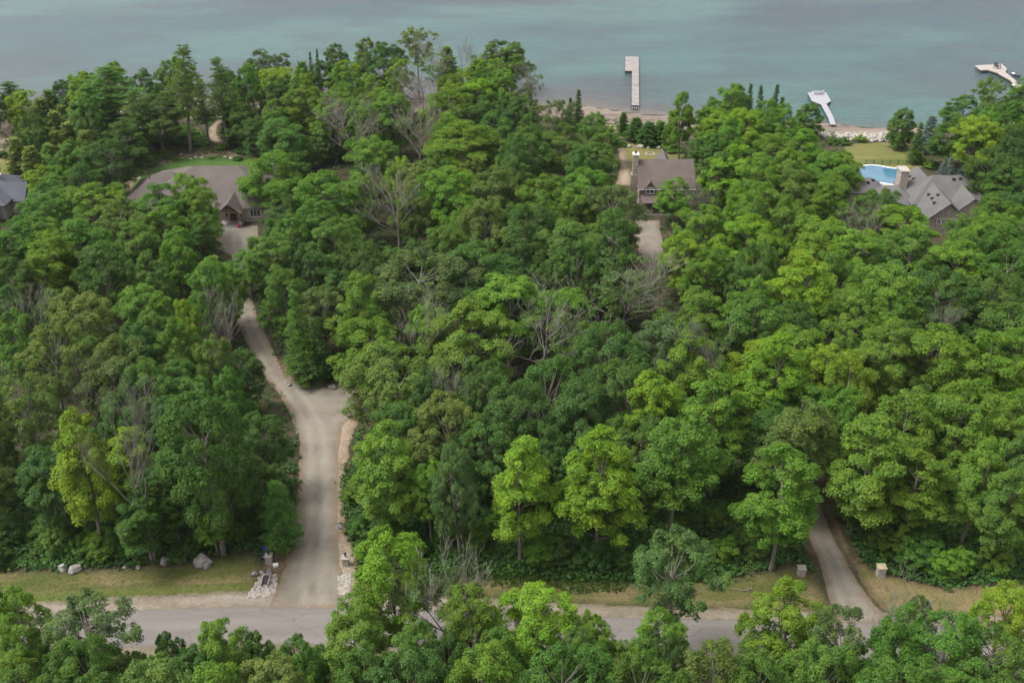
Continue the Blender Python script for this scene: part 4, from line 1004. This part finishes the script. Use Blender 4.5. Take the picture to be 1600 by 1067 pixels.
# porch with dark open bay
MB().slab([(0.3, -3.2, 2.75), (w * .62, -3.2, 2.75), (w * .62, -0.07, 3.35), (0.3, -0.07, 3.35)], 0.15).build('porch_roof', M['roof_brown'], H1)
for px_ in (0.5, 2.6, 4.8, 6.9): MB().box(px_ - .09, px_ + .09, -3.05, -2.87, 0, 2.6).build('porch_post', M['timber'], H1)
MB().box(1.0, 4.4, -0.05, -0.008, 0.05, 2.35).build('garage_door', M['dark_metal'], H1)  # dark panel stands in for the shade inside the open bay
MB().box(0.3, w * .62, -3.3, -0.07, -0.1, 0.12).build('porch_floor', M['conc'], H1)
window(H1, 6.0, -0.005, 0.9, 1.3, 1.3); window(H1, 9.4, -0.005, 0.9, 1.6, 1.3); window(H1, -0.003, 2.2, 1.0, 1.2, 1.3, 'left')
rg = MB(); gable_wall(rg, 4.6, 8.0, d - 3.2, d + 2.2, 6.0, 8.4, 'Y'); ro = rg.build('rear_gable', M['siding'], H1)
gable(MB(), 4.6, 8.0, d - 3.6, d + 2.2, 6.05, 8.6, 'Y', 0.35).build('rear_gable_roof', M['roof_grey'], ro)

# house with timber porch
H2 = local_house('porch_house', -64.0, 209.0, 'low house with taupe hip roof and timber gabled porch above the gravel forecourt')
MB().box(-14, 15.5, 0.3, 20.5, 0, 3.3).build('wall', M['siding'], H2)
hip(MB(), -14, 15.5, 0.3, 20.5, 3.2, 8.5, 0.6).build('roof', M['roof_taupe'], H2)
MB().box(-17.5, -7, 4.7, 16.3, 0, 3.0).build('wing_wall', M['siding'], H2)
hip(MB(), -17.5, -3.0, 4.7, 16.3, 2.9, 7.0, 0.5).build('wing_roof', M['roof_taupe'], H2)
MB().box(-13.5, 15.2, 0.20, 0.296, 0.0, 1.1).build('stone_skirt', M['stone_wall'], H2)
pg = gable(MB(), 3.6, 8.2, -2.6, 6.5, 3.3, 5.3, 'Y', 0.35, 0.16).build('porch_roof', M['roof_taupe'], H2)
for px_ in (3.85, 7.95):
    MB().box(px_ - .13, px_ + .13, -2.45, -2.19, 0.5, 3.3).build('porch_post', M['timber'], H2)
    MB().box(px_ - .3, px_ + .3, -2.62, -2.02, 0.36, 1.0).build('post_plinth', M['stone_wall'], H2)
tr = MB().box(3.6, 8.2, -2.5, -2.2, 3.1, 3.35)
tr.box(5.78, 6.02, -2.48, -2.22, 3.35, 5.0)
for s_ in (-1, 1):
    tr.tube([(5.9 + s_ * 2.2, -2.35, 3.3), (5.9, -2.35, 4.95)], [0.13, 0.13], 4); tr.tube([(5.9, -2.35, 3.5), (5.9 + s_ * 1.1, -2.35, 4.15)], [0.1, 0.1], 4)
tr.build('truss', M['timber'], H2)
MB().box(3.5, 8.3, -2.7, 0.28, -0.1, 0.36).build('porch_floor', M['conc'], H2)
MB().box(3.8, 8.0, -3.3, -2.7, -0.1, 0.2).build('step', M['conc'], H2)
MB().box(3.6, 8.2, -3.9, -3.3, -0.1, 0.08).build('step', M['conc'], H2)
dr = MB().box(5.3, 6.6, 0.17, 0.295, 0.36, 2.75).build('door', M['dark_door'], H2)
MB().box(5.4, 5.5, 0.12, 0.169, 1.3, 1.5).build('handle', M['dark_metal'], dr)
for wx in (4.6, 7.35): window(H2, wx, 0.295, 0.6, 0.7, 2.0, mull=0)
window(H2, 10.6, 0.295, 1.15, 2.2, 1.6, mull=2); window(H2, 0.5, 0.295, 1.15, 1.8, 1.5); window(H2, -5, 0.295, 1.15, 1.8, 1.5)
fl = MB()
for i in range(30):
    q = random.Random(i); fl.tube([(7.6 + q.gauss(0, .15), -2.9 + q.gauss(0, .12), 0.15), (7.6 + q.gauss(0, .2), -2.9 + q.gauss(0, .2), 0.75 + q.gauss(0, .1))], [0.05, 0.07], 5)
po = tag(fl.build('flower_pot_plant', M['flower']), 'potted red flowers beside the timber porch step', 'flower pot'); po.location = (-64.0, 209.0, 0)
MB().tube([(7.6, -2.9, -0.02), (7.6, -2.9, 0.3)], [0.22, 0.3], 10).build('pot', M['dark_metal'], po)
for vx, vy in ((-13.2, 9.2), (-12.2, 10.0)):
    MB().tube([(vx, vy, 5.4), (vx, vy, 6.9)], [0.08, 0.08], 6).build('vent_pipe', M['dark_metal'], H2)

# slate-roofed house at the far side of the porch house
dx_, dy_ = at(0, 300, 5)
H3 = local_house('slate_house', dx_, dy_ - 3, 'slate-blue roofed house with small side gable half hidden by trees')
MB().box(-18, 1.6, 0, 15, 0, 3.4).build('wall', M['grey_wall'], H3)
hip(MB(), -18, 1.6, 0, 15, 3.4, 7.8, 0.6).build('roof', M['roof_slate'], H3)
gable_wall(MB(), -1.0, 4.4, 3.2, 9.0, 3.3, 6.0, 'X').build('side_wing_wall', M['grey_wall'], H3)
gable(MB(), -2.5, 4.4, 3.2, 9.0, 3.35, 6.1, 'X', 0.4).build('side_wing_roof', M['roof_slate'], H3)
gable_wall(MB(), -6.5, 0.2, -5.0, 3.0, 3.0, 5.2, 'Y').build('front_wing_wall', M['grey_wall'], H3)
gable(MB(), -6.5, 0.2, -5.0, 5.0, 3.05, 5.4, 'Y', 0.5).build('front_wing_roof', M['roof_slate'], H3)
window(H3, 4.40, 6.1, 1.2, 1.4, 1.4, 'right'); window(H3, -3.1, -5.005, 1.0, 1.8, 1.4)
MB().box(-4.2, -3.6, 8.5, 9.1, 6.5, 8.9).build('chimney', M['dark_metal'], H3)
MB().box(-2.6, -1.9, 8.9, 9.3, 6.45, 6.75).build('roof_light', M['white'], H3)

# house with the pool
H4 = local_house('pool_house', 88.0, 204.0, 'rambling house of grey shingle gables beside a curved swimming pool')
MB().box(-4.6, 11.2, 5.5, 15.6, 0, 4.0).build('wall', M['stone_wall'], H4)
hip(MB(), -5.0, 11.2, 5.2, 15.8, 4.1, 8.3, 0.55).build('roof', M['roof_grey'], H4)
gable_wall(MB(), -4.4, 3.6, -1.8, 18.0, 3.9, 7.1, 'Y').build('gable_wall', M['stone_wall'], H4)
gable(MB(), -4.4, 3.6, -1.8, 18.0, 3.95, 7.3, 'Y', 0.55).build('gable_roof', M['roof_grey'], H4)
gable_wall(MB(), 2.4, 9.4, 1.2, 9.0, 3.8, 6.8, 'Y').build('gable_wall', M['stone_wall'], H4)
gable(MB(), 2.0, 9.4, 1.2, 10.5, 3.86, 7.05, 'Y', 0.5).build('gable_roof', M['roof_grey'], H4)
MB().box(-9.6, -4.5, 6.5, 15.2, 0, 3.5).build('wing_wall', M['stone_wall'], H4)
hip(MB(), -9.8, -3.2, 6.2, 15.4, 3.5, 5.6, 0.5).build('wing_roof', M['roof_grey'], H4)
MB().box(-16.0, -8.2, 14.0, 19.5, 0, 3.0).build('low_wing_wall', M['stone_wall'], H4)
hip(MB(), -16.0, -8.0, 14.0, 19.5, 3.0, 5.3, 0.5).build('low_wing_roof', M['roof_grey'], H4)
cm = MB().box(-6.2, -4.6, 11.5, 14.2, 3, 8.6).build('chimney', M['stone_wall'], H4)
MB().box(-6.4, -4.4, 11.3, 14.4, 8.6, 8.85).build('chimney_cap', M['cap'], cm)
for wx in (-1.9, -0.9, 0.3, 1.3): window(H4, wx, -1.805, 2.6, 0.8, 1.2, mull=1)
window(H4, 6.6, 1.195, 1.2, 2.4, 1.5, mull=2)
def roof_vent(x, y, z): MB().box(x - .3, x + .3, y - .28, y + .28, z - 0.15, z + .28).build('roof_vent', M['dark_metal'], H4)
def g1(x): return 7.3 - abs(x + 0.4) * 0.84
for q in [(-2.0, 5.5, g1(-2.0)), (-2.0, 3.4, g1(-2.0)), (-1.0, 3.2, g1(-1.0)), (-2.2, 1.4, g1(-2.2)), (-2.4, 16.5, g1(-2.4)), (-2.2, 14.6, g1(-2.2)), (-2.0, 12.8, g1(-2.0)), (4.2, 9.6, 7.7), (5.6, 9.8, 7.8), (9.4, 9.0, 5.4), (-13.5, 15.4, 4.45), (-11.5, 15.6, 4.6), (-10.3, 16.2, 4.9), (-8.4, 11.0, 4.6)]: roof_vent(*q)

# pool with its coping
pool_px = [(1338, 268), (1342, 263.5), (1350, 260.8), (1362, 259.8), (1374, 261), (1386, 263.5), (1398, 265), (1412, 264.5), (1421, 279), (1402, 291), (1390, 289), (1377, 287), (1342, 284)]
pw = [at(a, b, 0.1) for a, b in pool_px]
pcx = sum(p[0] for p in pw) / len(pw); pcy = sum(p[1] for p in pw) / len(pw)
pl = empty('swimming_pool', (pcx, pcy, 0.0), 'curved blue swimming pool with white coping beside the grey gabled house', 'pool')
loc = [(p[0] - pcx, p[1] - pcy) for p in pw]
MB().prism(loc, -0.3, 0.26).build('water', M['pool'], pl)
for i in range(len(loc)):
    a = Vector(loc[i]); b = Vector(loc[(i + 1) % len(loc)]); nrm = Vector((-(b - a).y, (b - a).x)).normalized(); n_ = -nrm if nrm.dot((a + b) / 2) < 0 else nrm
    MB().prism([tuple(a), tuple(b), tuple(b + n_ * 0.45), tuple(a + n_ * 0.45)], -0.3, 0.36 + 0.002 * i).build('coping', M['white'], pl)
sheet('pool_terrace', [(72, 219), (92, 221), (92, 240), (76, 240)], M['conc'], 0.05, 2.0, 0, 30)

# black fence on the mown lawn
fA = Vector(atg(1352, 258)); fB = Vector(atg(1428, 258)); L_ = (fB - fA).length
fe = empty('garden_fence', tuple(fA), 'thin black metal fence between the mown lawn and the pool', 'fence')
dr_ = (fB - fA).normalized(); nP = 7
for i in range(nP):
    p = dr_ * L_ * i / (nP - 1); z0 = gz(fA.x + p.x, fA.y + p.y) - fA.z
    MB().box(p.x - .05, p.x + .05, p.y - .05, p.y + .05, z0 - .1, z0 + 1.3).build('post', M['dark_metal'], fe)
for hh in (0.2, 1.15):
    MB().tube([(0, 0, hh), tuple(dr_ * L_ + Vector((0, 0, hh)))], [0.03, 0.03], 4).build('rail', M['dark_metal'], fe)
pk = MB()
for i in range(int(L_ / 0.18)):
    p = dr_ * (i * 0.18); pk.box(p.x - .012, p.x + .012, p.y - .012, p.y + .012, p.z + 0.15, p.z + 1.2)
tag(pk.build('pickets', M['dark_metal'], fe), kind='stuff')

# ------------------------------------------------------------------ docks
DZ = WATER_Z + 0.75
def piles(parent, pts, r=0.11, z1=-0.12):
    for (x, y) in pts: MB().tube([(x, y, -2.6), (x, y, z1)], [r, r], 6).build('pile', M['pile'], parent)
# long plank dock
n0 = Vector(at(992.7, 165, DZ)); f0 = Vector(at(992.7, 89, DZ)); ax = (f0 - n0); LD = ax.length; ax.normalize(); sd = Vector((ax.y, -ax.x))
D1 = empty('plank_dock', (n0.x, n0.y, DZ), 'long weathered plank dock with a wider head standing off the beach', 'dock', None, math.atan2(ax.y, ax.x) - math.pi / 2)
wk = (at(998.1, 130, DZ)[0] - at(987.3, 130, DZ)[0]); hd = at(998.1, 100, DZ)[0] - at(977.2, 100, DZ)[0]
yh = (Vector(at(992, 111.6, DZ)) - n0).dot(ax)
bm_w = MB().box(-wk / 2, wk / 2, -0.33, 0.33, -0.05, 0.03).mesh('board', M['weathered'])
bm_h = MB().box(wk / 2 - hd, wk / 2, -0.33, 0.33, -0.05, 0.03).mesh('board', M['weathered'])
i = 0; yy = 0.35; rq = random.Random(4)
while yy < LD:
    b = link('board', bm_w if yy < yh else bm_h, D1); b.location = (rq.gauss(0, 0.03), yy, rq.gauss(0, 0.02)); b.rotation_euler = (0, 0, rq.gauss(0, 0.006)); yy += 0.72
for xx in (-wk / 2 + .1, wk / 2 - .1): MB().box(xx - .08, xx + .08, 0, LD, -0.35, -0.075).build('beam', M['pile'], D1)
MB().box(wk / 2 - hd + .02, wk / 2 - hd + .18, yh, LD, -0.35, -0.075).build('beam', M['pile'], D1)
MB().box(wk / 2 - hd + .2, -wk / 2 - .05, yh - 0.1, yh + 0.1, -0.75, -0.08).build('crib', M['pile'], D1)
piles(D1, [(s * (wk / 2 - .1), k * LD / 9) for k in range(10) for s in (-1, 1)] + [(wk / 2 - hd + .1, yh + k * (LD - yh) / 2) for k in range(3)])
for k in range(4): MB().box(-wk / 2 + .15 + k * wk / 4, -wk / 2 + .35 + k * wk / 4, -1.6, 0.0, -0.5, -0.35).build('ramp_slat', M['weathered'], D1)
def poly_dock(name, label, px, mat, pile_every=1):
    P = [Vector(at(a, b, DZ)) for a, b in px]; c = sum(P, Vector((0, 0))) / len(P)
    o = empty(name, (c.x, c.y, DZ), label, 'dock'); L = [tuple(p - c) for p in P]
    MB().prism(L, -0.08, 0.0).build('deck', mat, o)
    k = [(p[0] * .94, p[1] * .94) for p in L]; MB().prism(k, -0.4, -0.082).build('frame', M['pile'], o)
    piles(o, k, 0.13, -0.41)
    return o
z5 = lambda a, b: (1240 + a / 10.67, 120 + b / 10.67)
D2 = poly_dock('fan_dock', 'pale fan-shaped dock with white chairs along its outer edge', [z5(*p) for p in [(232, 268), (400, 256), (545, 264), (622, 405), (548, 455), (668, 680), (703, 800), (615, 803), (580, 690), (455, 462), (305, 405)]], M['pale_deck'])
z4 = lambda a, b: (1500 + a / 7.62, 80 + b / 7.62)
D3 = poly_dock('angled_dock', 'tan arrow-shaped dock with watercraft moored beside it', [z4(*p) for p in [(175, 172), (500, 155), (562, 212), (540, 250), (790, 455), (900, 560), (900, 680), (700, 480), (600, 350), (480, 285), (440, 258), (330, 225), (240, 228)]], M['tan_deck'])
def chair(px, py, rz, label, mat, s=1.0):
    x, y = at(px, py, DZ)
    o = empty('deck_chair', (x, y, DZ), label, 'chair', 'chairs on the fan-shaped dock' if mat is M['white'] else None, rz)
    MB().slab([(-.3 * s, -.35 * s, .42 * s), (.3 * s, -.35 * s, .42 * s), (.3 * s, .3 * s, .3 * s), (-.3 * s, .3 * s, .3 * s)], 0.05).build('seat', mat, o)
    MB().slab([(-.3 * s, .25 * s, .3 * s), (.3 * s, .25 * s, .3 * s), (.34 * s, .6 * s, 1.05 * s), (-.34 * s, .6 * s, 1.05 * s)], 0.06).build('backrest', mat, o)
    for u in (-.36, .36):
        MB().box((u - .07) * s, (u + .07) * s, -.4 * s, .45 * s, .55 * s, .6 * s).build('armrest', mat, o)
        for v in (-.35, .35): MB().box((u - .04) * s, (u + .04) * s, (v - .04) * s, (v + .04) * s, 0.0, .55 * s).build('leg', mat, o)
    return o
for k, (a, b) in enumerate([(345, 280), (378, 278), (428, 275), (462, 270)]):
    chair(*z5(a, b + 14), math.pi + 0.1 * k, 'white reclining chair facing the water on the fan-shaped dock', M['white'], 1.15)
chair(*z4(440, 205), 2.2, 'dark reclining lounge chair alone on the tan dock', M['grey_seat'], 1.9)
def watercraft(px, py, rz, label):
    x, y = at(px, py, WATER_Z + 0.3)
    o = empty('personal_watercraft', (x, y, WATER_Z), label, 'watercraft', 'watercraft moored at the tan dock', rz)
    hull = MB(); secs = [(-1.6, .52, .15), (-.8, .58, .1), (.3, .55, .08), (1.1, .38, .18), (1.7, .06, .45)]; rings = []
    for (u, hw, zb) in secs: rings.append([(-hw * .6, u, zb), (hw * .6, u, zb), (hw, u, .5 + .08 * (u > 1)), (hw * .7, u, .62 + .1 * (u > .5)), (-hw * .7, u, .62 + .1 * (u > .5)), (-hw, u, .5 + .08 * (u > 1))])
    vs = [p for r in rings for p in r]; fs = [tuple(range(6)), tuple(range(24, 30))[::-1]]
    for q in range(4):
        for j in range(6): fs.append((q * 6 + j, (q + 1) * 6 + j, (q + 1) * 6 + (j + 1) % 6, q * 6 + (j + 1) % 6))
    hull.add(vs, fs).build('hull', M['navy'], o)
    MB().prism([(-.24, -1.3), (.24, -1.3), (.24, .1), (-.24, .1)], .63, .88).build('seat', M['grey_seat'], o)
    MB().add([(-.3, .1, .7), (.3, .1, .7), (.2, 1.2, .74), (-.2, 1.2, .74), (-.16, .15, 1.05), (.16, .15, 1.05), (.1, .6, 1.0), (-.1, .6, 1.0)], [(4, 5, 6, 7), (0, 1, 5, 4), (1, 2, 6, 5), (2, 3, 7, 6), (3, 0, 4, 7)]).build('console', M['white'], o)
    MB().tube([(-.38, .2, 1.08), (.38, .2, 1.08)], [.04, .04], 6).build('handlebar', M['dark_metal'], o)
watercraft(*z4(655, 290), 0.75, 'navy watercraft with white console at the tan dock'); watercraft(*z4(655, 430), 0.6, 'navy watercraft with white console at the tan dock')

# ------------------------------------------------------------------ stones, pillars, bins
def rock_mesh(seed, name, mat, sub=2, rough=0.28):
    bm = bmesh.new(); bmesh.ops.create_icosphere(bm, subdivisions=sub, radius=1.0)
    for v in bm.verts:
        n = noise.noise(v.co * 1.1 + Vector((seed * 9.1, 0, 0))) * rough * 1.4 + noise.noise(v.co * 2.6 + Vector((0, seed * 5.3, 0))) * rough * 0.6
        v.co *= 1 + n
        for ax_, lim in (((0.8, .3, .5), .72), ((-.5, .7, .5), .75), ((.1, -.8, .6), .78), ((-.2, .1, 1), .7)):
            a_ = Vector(ax_).normalized(); d_ = v.co.dot(a_)
            if d_ > lim: v.co -= a_ * (d_ - lim) * 0.8
    me = bpy.data.meshes.new(name); bm.to_mesh(me); bm.free(); me.materials.append(mat); return me
RK = [rock_mesh(i, 'boulder', M['rock'], 3) for i in range(4)]
RP = [rock_mesh(i + 7, 'boulder', M['rock_pale'], 2) for i in range(3)]
def boulder(px, py, wpx, label, pale=False, flat=0.7, group=None, k=[0]):
    x, y, z = atg(px, py); dep = y * CT - (z - CAM_H) * ST; r = 0.55 * wpx * dep / FPX; k[0] += 1
    o = link('boulder', (RP if pale else RK)[k[0] % (3 if pale else 4)]); o.location = (x, y, z + r * flat * 0.45); o.scale = (r, r * 0.8, r * flat); o.rotation_euler = (0, 0, k[0] * 1.7)
    return tag(o, label, 'boulder', group or 'boulders')
boulder(98, 889, 17, 'rounded grey boulder leaning on a cracked one at the wood edge'); boulder(118, 891, 20, 'cracked pale-veined boulder at the wood edge')
boulder(259, 879, 18, 'tall grey boulder behind a low bush on the verge'); boulder(286, 876, 12, 'small grey boulder at the foot of a straight trunk'); boulder(316, 881, 31, 'largest grey boulder on the verge with mottled face')
boulder(196, 886, 8, 'small reddish stone in the verge grass', True); boulder(217, 887, 9, 'small dark stone in the verge grass')
for k, (a, b, w_) in enumerate([(398, 897, 10), (409, 895, 9), (421, 894, 11)]): boulder(a, b, w_, 'grey boulder above the cobbles by the dark slab', group='boulders above the cobbles')
boulder(521, 606, 13, 'grey boulder at the back of the gravel turnaround'); boulder(453, 602, 8, 'small grey stone where the drive meets the turnaround')
for k, (a, b) in enumerate([(441, 590), (437, 575), (432, 562), (425, 548), (447, 598)]): boulder(a, b, 4, 'small stone edging the upper gravel drive', True, group='stones edging the upper drive')
boulder(531, 823, 14, 'flat grey stone at the edge of the wide drive', flat=0.35)
for (a, b, w_, t_) in [(983, 230, 8, 'pale boulder at the end of the cottage lawn path'), (1000, 231, 11, 'large pale boulder behind the cottage lawn'), (1013, 232, 6, 'small pale boulder behind the fire ring'), (1029, 232, 8, 'white jagged stone behind the cottage lawn'), (1038, 240, 5, 'white round stone beside the cottage fire ring')]: boulder(a, b, w_, t_, True)
for k in range(12):
    a = k * 0.5236; x, y, z = atg(1016, 241)
    o = link('fire_ring_stone', RP[k % 3]); o.location = (x + 1.0 * math.cos(a), y + 1.0 * math.sin(a), z + 0.08); o.scale = (.27, .24, .2)
    tag(o, 'pale stone in the ring of the cottage fire pit', 'stone', 'stones of the fire ring')
for k, (a, b, w_) in enumerate([(298, 249, 6), (306, 247, 7), (315, 247, 6), (334, 247, 5), (352, 246, 6), (361, 248, 8), (358, 240, 5), (226, 270, 5), (218, 279, 6), (208, 284, 6), (283, 242, 6)]): boulder(a, b, w_, 'pale garden stone edging the porch house lawn', True, 0.5, 'stones edging the garden lawn')

def stone_pile(name, label, polys, n, r0, r1, mat, seed, zf=None, cat='stones'):
    rq = random.Random(seed); vs = []; fs = []
    base = []
    for i in range(3):
        bm = bmesh.new(); bmesh.ops.create_icosphere(bm, subdivisions=1, radius=1.0)
        for v in bm.verts: v.co *= rq.uniform(0.72, 1.15)
        base.append(([v.co.copy() for v in bm.verts], [tuple(x.index for x in f.verts) for f in bm.faces])); bm.free()
    for poly in polys:
        P = np.array(poly); c = 0; t = 0
        while c < n and t < n * 8:
            t += 1; x = rq.uniform(P[:, 0].min(), P[:, 0].max()); y = rq.uniform(P[:, 1].min(), P[:, 1].max())
            if not inside(P, x, y): continue
            c += 1; bv, bf = base[rq.randrange(3)]; r = rq.uniform(r0, r1); a = rq.uniform(0, 6.28); k = len(vs); z = gz(x, y) + (zf(x, y) if zf else 0)
            for v in bv: vs.append((x + r * (v.x * math.cos(a) - v.y * math.sin(a)), y + r * 0.85 * (v.x * math.sin(a) + v.y * math.cos(a)), z + r * 0.25 + r * 0.65 * v.z))
            fs += [tuple(i + k for i in f) for f in bf]
    me = bpy.data.meshes.new(name); me.from_pydata(vs, [], fs); me.materials.append(mat)
    return tag(link(name, me), label, cat, kind='stuff')
cobL = W([(384, 934), (398, 915), (407, 898), (432, 897), (433, 915), (430, 928), (410, 935)]); keep(cobL)
cobR = W([(528, 900), (549, 895), (546, 929), (530, 930)])
stone_pile('cobbles', 'pale cobbles heaped around the dark slab beside the wide drive', [cobL], 520, 0.10, 0.24, M['rock_pale'], 1)
stone_pile('cobbles', 'narrow bed of pale cobbles below the square pillar by the wide drive', [cobR], 330, 0.10, 0.22, M['rock_pale'], 2)
rr1 = W([(1283, 208), (1330, 210), (1392, 209), (1392, 222), (1330, 221), (1288, 219)]); rr2 = W([(1485, 198), (1540, 192), (1545, 214), (1490, 216)]); rr3 = W([(1565, 182), (1640, 170), (1650, 205), (1572, 208)])
stone_pile('shore_rocks', 'pale riprap rocks along the water side of the mown lawn', [rr1, rr2, rr3], 330, 0.25, 0.75, M['rock_pale'], 3)
bc = W([(860, 172), (1060, 187), (1060, 196), (870, 186)]); stone_pile('beach_stones', 'scattered small stones on the shingle beach by the long dock', [bc], 160, 0.1, 0.3, M['rock'], 4)

def pillar(px, py, wpx, hgt, label, capm, lamp=True):
    x, y, z = atg(px, py); dep = y * CT - (z - CAM_H) * ST; w_ = wpx * dep / FPX * 0.5
    o = empty('gate_pillar', (x, y + w_, z), label, 'pillar', 'stone pillars at the drives')
    body = MB().box(-w_ * .85, w_ * .85, -w_ * .85, w_ * .85, -0.1, 0.1).build('plinth', M['stone'], o)
    nrow = 5; rq = random.Random(int(px))
    for r_ in range(nrow):
        z0 = 0.1 + (hgt - 0.1) * r_ / nrow; z1 = z0 + (hgt - 0.1) / nrow - 0.02; cut = rq.uniform(-.35, .35) * w_
        for a_, b_ in ((-w_ * .82, cut - .01), (cut + .01, w_ * .82)):
            e = rq.uniform(-.02, .02); MB().box(a_ - e, b_ + e, -w_ * .82 - e, w_ * .82 + e, z0, z1).build('stone_block', M['stone'], o)
    MB().box(-w_ * .78, w_ * .78, -w_ * .78, w_ * .78, 0.11, hgt - 0.01).build('mortar_core', M['conc'], o)
    MB().add([(-w_, -w_, hgt), (w_, -w_, hgt), (w_, w_, hgt), (-w_, w_, hgt), (-w_, -w_, hgt + .1), (w_, -w_, hgt + .1), (w_, w_, hgt + .1), (-w_, w_, hgt + .1), (0, 0, hgt + .2)],
             [(3, 2, 1, 0), (0, 1, 5, 4), (1, 2, 6, 5), (2, 3, 7, 6), (3, 0, 4, 7), (4, 5, 8), (5, 6, 8), (6, 7, 8), (7, 4, 8)]).build('cap', capm, o)
    if lamp:
        lm = MB().tube([(0, 0, hgt + .12), (0, 0, hgt + .3)], [.06, .05], 8).build('lantern_base', M['dark_metal'], o)
        MB().tube([(0, 0, hgt + .3), (0, 0, hgt + .34), (0, 0, hgt + .66), (0, 0, hgt + .72), (0, 0, hgt + .86)], [.05, .13, .15, .19, .02], 8).build('lantern', M['dark_metal'], o)
    return o
pillar(420, 883, 12, 1.15, 'square stone pillar with flat cap beside the blue bin', M['cap'])
pillar(540, 886, 12, 1.15, 'square stone pillar with lantern above the narrow cobble bed', M['cap'])
pillar(1377, 903, 14, 1.35, 'stone pillar with tan cap in dry grass beside the narrow drive', M['tan_cap'], False)
pillar(1253, 901, 13, 1.0, 'stone pillar with grey slab cap half hidden by shrubs', M['cap'], False)
# low stone wall running back from the pillar
x, y, z = atg(422, 868); wl_ = empty('garden_wall', (x, y, z), 'low grey stone wall running back from the square pillar', 'wall')
for r_ in range(3):
    for q in range(4): MB().box(-.22, .22, q * .62, q * .62 + .6, r_ * .24, r_ * .24 + .225).build('stone_block', M['stone'], wl_)
MB().box(-.28, .28, -.02, 2.5, .72, .80).build('coping', M['cap'], wl_)
# dark slab in the cobbles
x, y, z = atg(413.5, 917); sl = empty('slate_trough', (x, y, z), 'dark slab framed by pale stone set in the cobble heap', 'slab')
MB().add([(-.35, 0, .06), (.35, 0, .06), (.35, 1.55, .5), (-.35, 1.55, .5), (-.35, 0, -.1), (.35, 0, -.1), (.35, 1.55, -.1), (-.35, 1.55, -.1)], [(0, 1, 2, 3), (4, 7, 6, 5), (0, 4, 5, 1), (1, 5, 6, 2), (2, 6, 7, 3), (3, 7, 4, 0)]).build('slab', M['dark_metal'], sl)
for u in (-.5, .37): MB().box(u, u + .13, 0, 1.7, -.1, .5).build('side_stone', M['rock_pale'], sl)
MB().box(-.5, .5, 1.56, 1.72, -.1, .62).build('head_stone', M['rock_pale'], sl)
# wheeled bins
def bin_(px, py, bodym, lidm, label):
    x, y, z = atg(px, py); o = empty('wheeled_bin', (x, y, z), label, 'bin', 'wheeled bins by the pillar', 0.15)
    MB().add([(-.25, -.27, .05), (.25, -.27, .05), (.25, .27, .05), (-.25, .27, .05), (-.31, -.36, 1.0), (.31, -.36, 1.0), (.31, .36, 1.0), (-.31, .36, 1.0)], [(3, 2, 1, 0), (4, 5, 6, 7), (0, 1, 5, 4), (1, 2, 6, 5), (2, 3, 7, 6), (3, 0, 4, 7)]).build('body', bodym, o)
    MB().add([(-.34, -.41, 1.0), (.34, -.41, 1.0), (.34, .4, 1.0), (-.34, .4, 1.0), (-.3, -.34, 1.09), (.3, -.34, 1.09), (.32, .38, 1.13), (-.32, .38, 1.13)], [(3, 2, 1, 0), (4, 5, 6, 7), (0, 1, 5, 4), (1, 2, 6, 5), (2, 3, 7, 6), (3, 0, 4, 7)]).build('lid', lidm, o)
    MB().tube([(-.26, .45, .96), (.26, .45, .96)], [.025, .025], 6).build('handle', lidm, o)
    MB().box(-.1, .1, -.376, -.362, .62, .74).build('sticker', M['white'], o)
    for u in (-.3, .24): MB().tube([(u, .28, .11), (u + .06, .28, .11)], [.11, .11], 10).build('wheel', M['black_plastic'], o)
bin_(416, 866, M['blue_plastic'], M['blue_plastic'], 'blue wheeled bin at the hedge beside the pillar'); bin_(412, 873, M['black_plastic'], M['black_plastic'], 'black wheeled bin in front of the blue one')
x, y, z = atg(431, 886); mbx = empty('parcel_box', (x, y, z), 'small pale box beside the square pillar', 'box', None, 0.3)
MB().box(-.3, .3, -.2, .2, .12, .42).build('body', M['white'], mbx); MB().box(-.05, .05, -.05, .05, -.1, .12).build('post', M['timber'], mbx); MB().slab([(-.33, -.24, .47), (.33, -.24, .47), (.33, .24, .52), (-.33, .24, .52)], .05).build('lid', M['white'], mbx)
# fallen branch on the verge
x, y, z = atg(1165, 922); fb = MB(); rq = random.Random(9)
for k in range(7):
    a = rq.uniform(0, 6.28); fb.tube([(.3 * k - 1, 0, .1), (math.cos(a) * .5 + .3 * k - 1, math.sin(a) * .3, .2 + rq.random() * .2), (math.cos(a + .3) * .9 + .3 * k - 1, math.sin(a + .3) * .6, .12 + rq.random() * .3)], [.06, .04, .015], 5)
o = fb.build('fallen_branch', M['bark_dead']); o.location = (x, y, z); tag(o, 'bleached fallen branch lying on the verge grass', 'branch')

# ------------------------------------------------------------------ the air over the lake shore
hz = MB().box(-1600, 1600, -800, 2300, -9.0, 95.0)
m, nt, b_, o_ = new_mat('haze_air'); nt.nodes.remove(b_)
pv = N(nt, 'ShaderNodeVolumePrincipled'); pv.inputs['Color'].default_value = (0.86, 0.92, 1.0, 1); pv.inputs['Density'].default_value = 0.00005; pv.inputs['Anisotropy'].default_value = 0.2
nt.links.new(pv.outputs[0], o_.inputs['Volume'])
tag(hz.build('haze', m), 'thin summer haze over the wood and the lake', 'haze', kind='stuff')
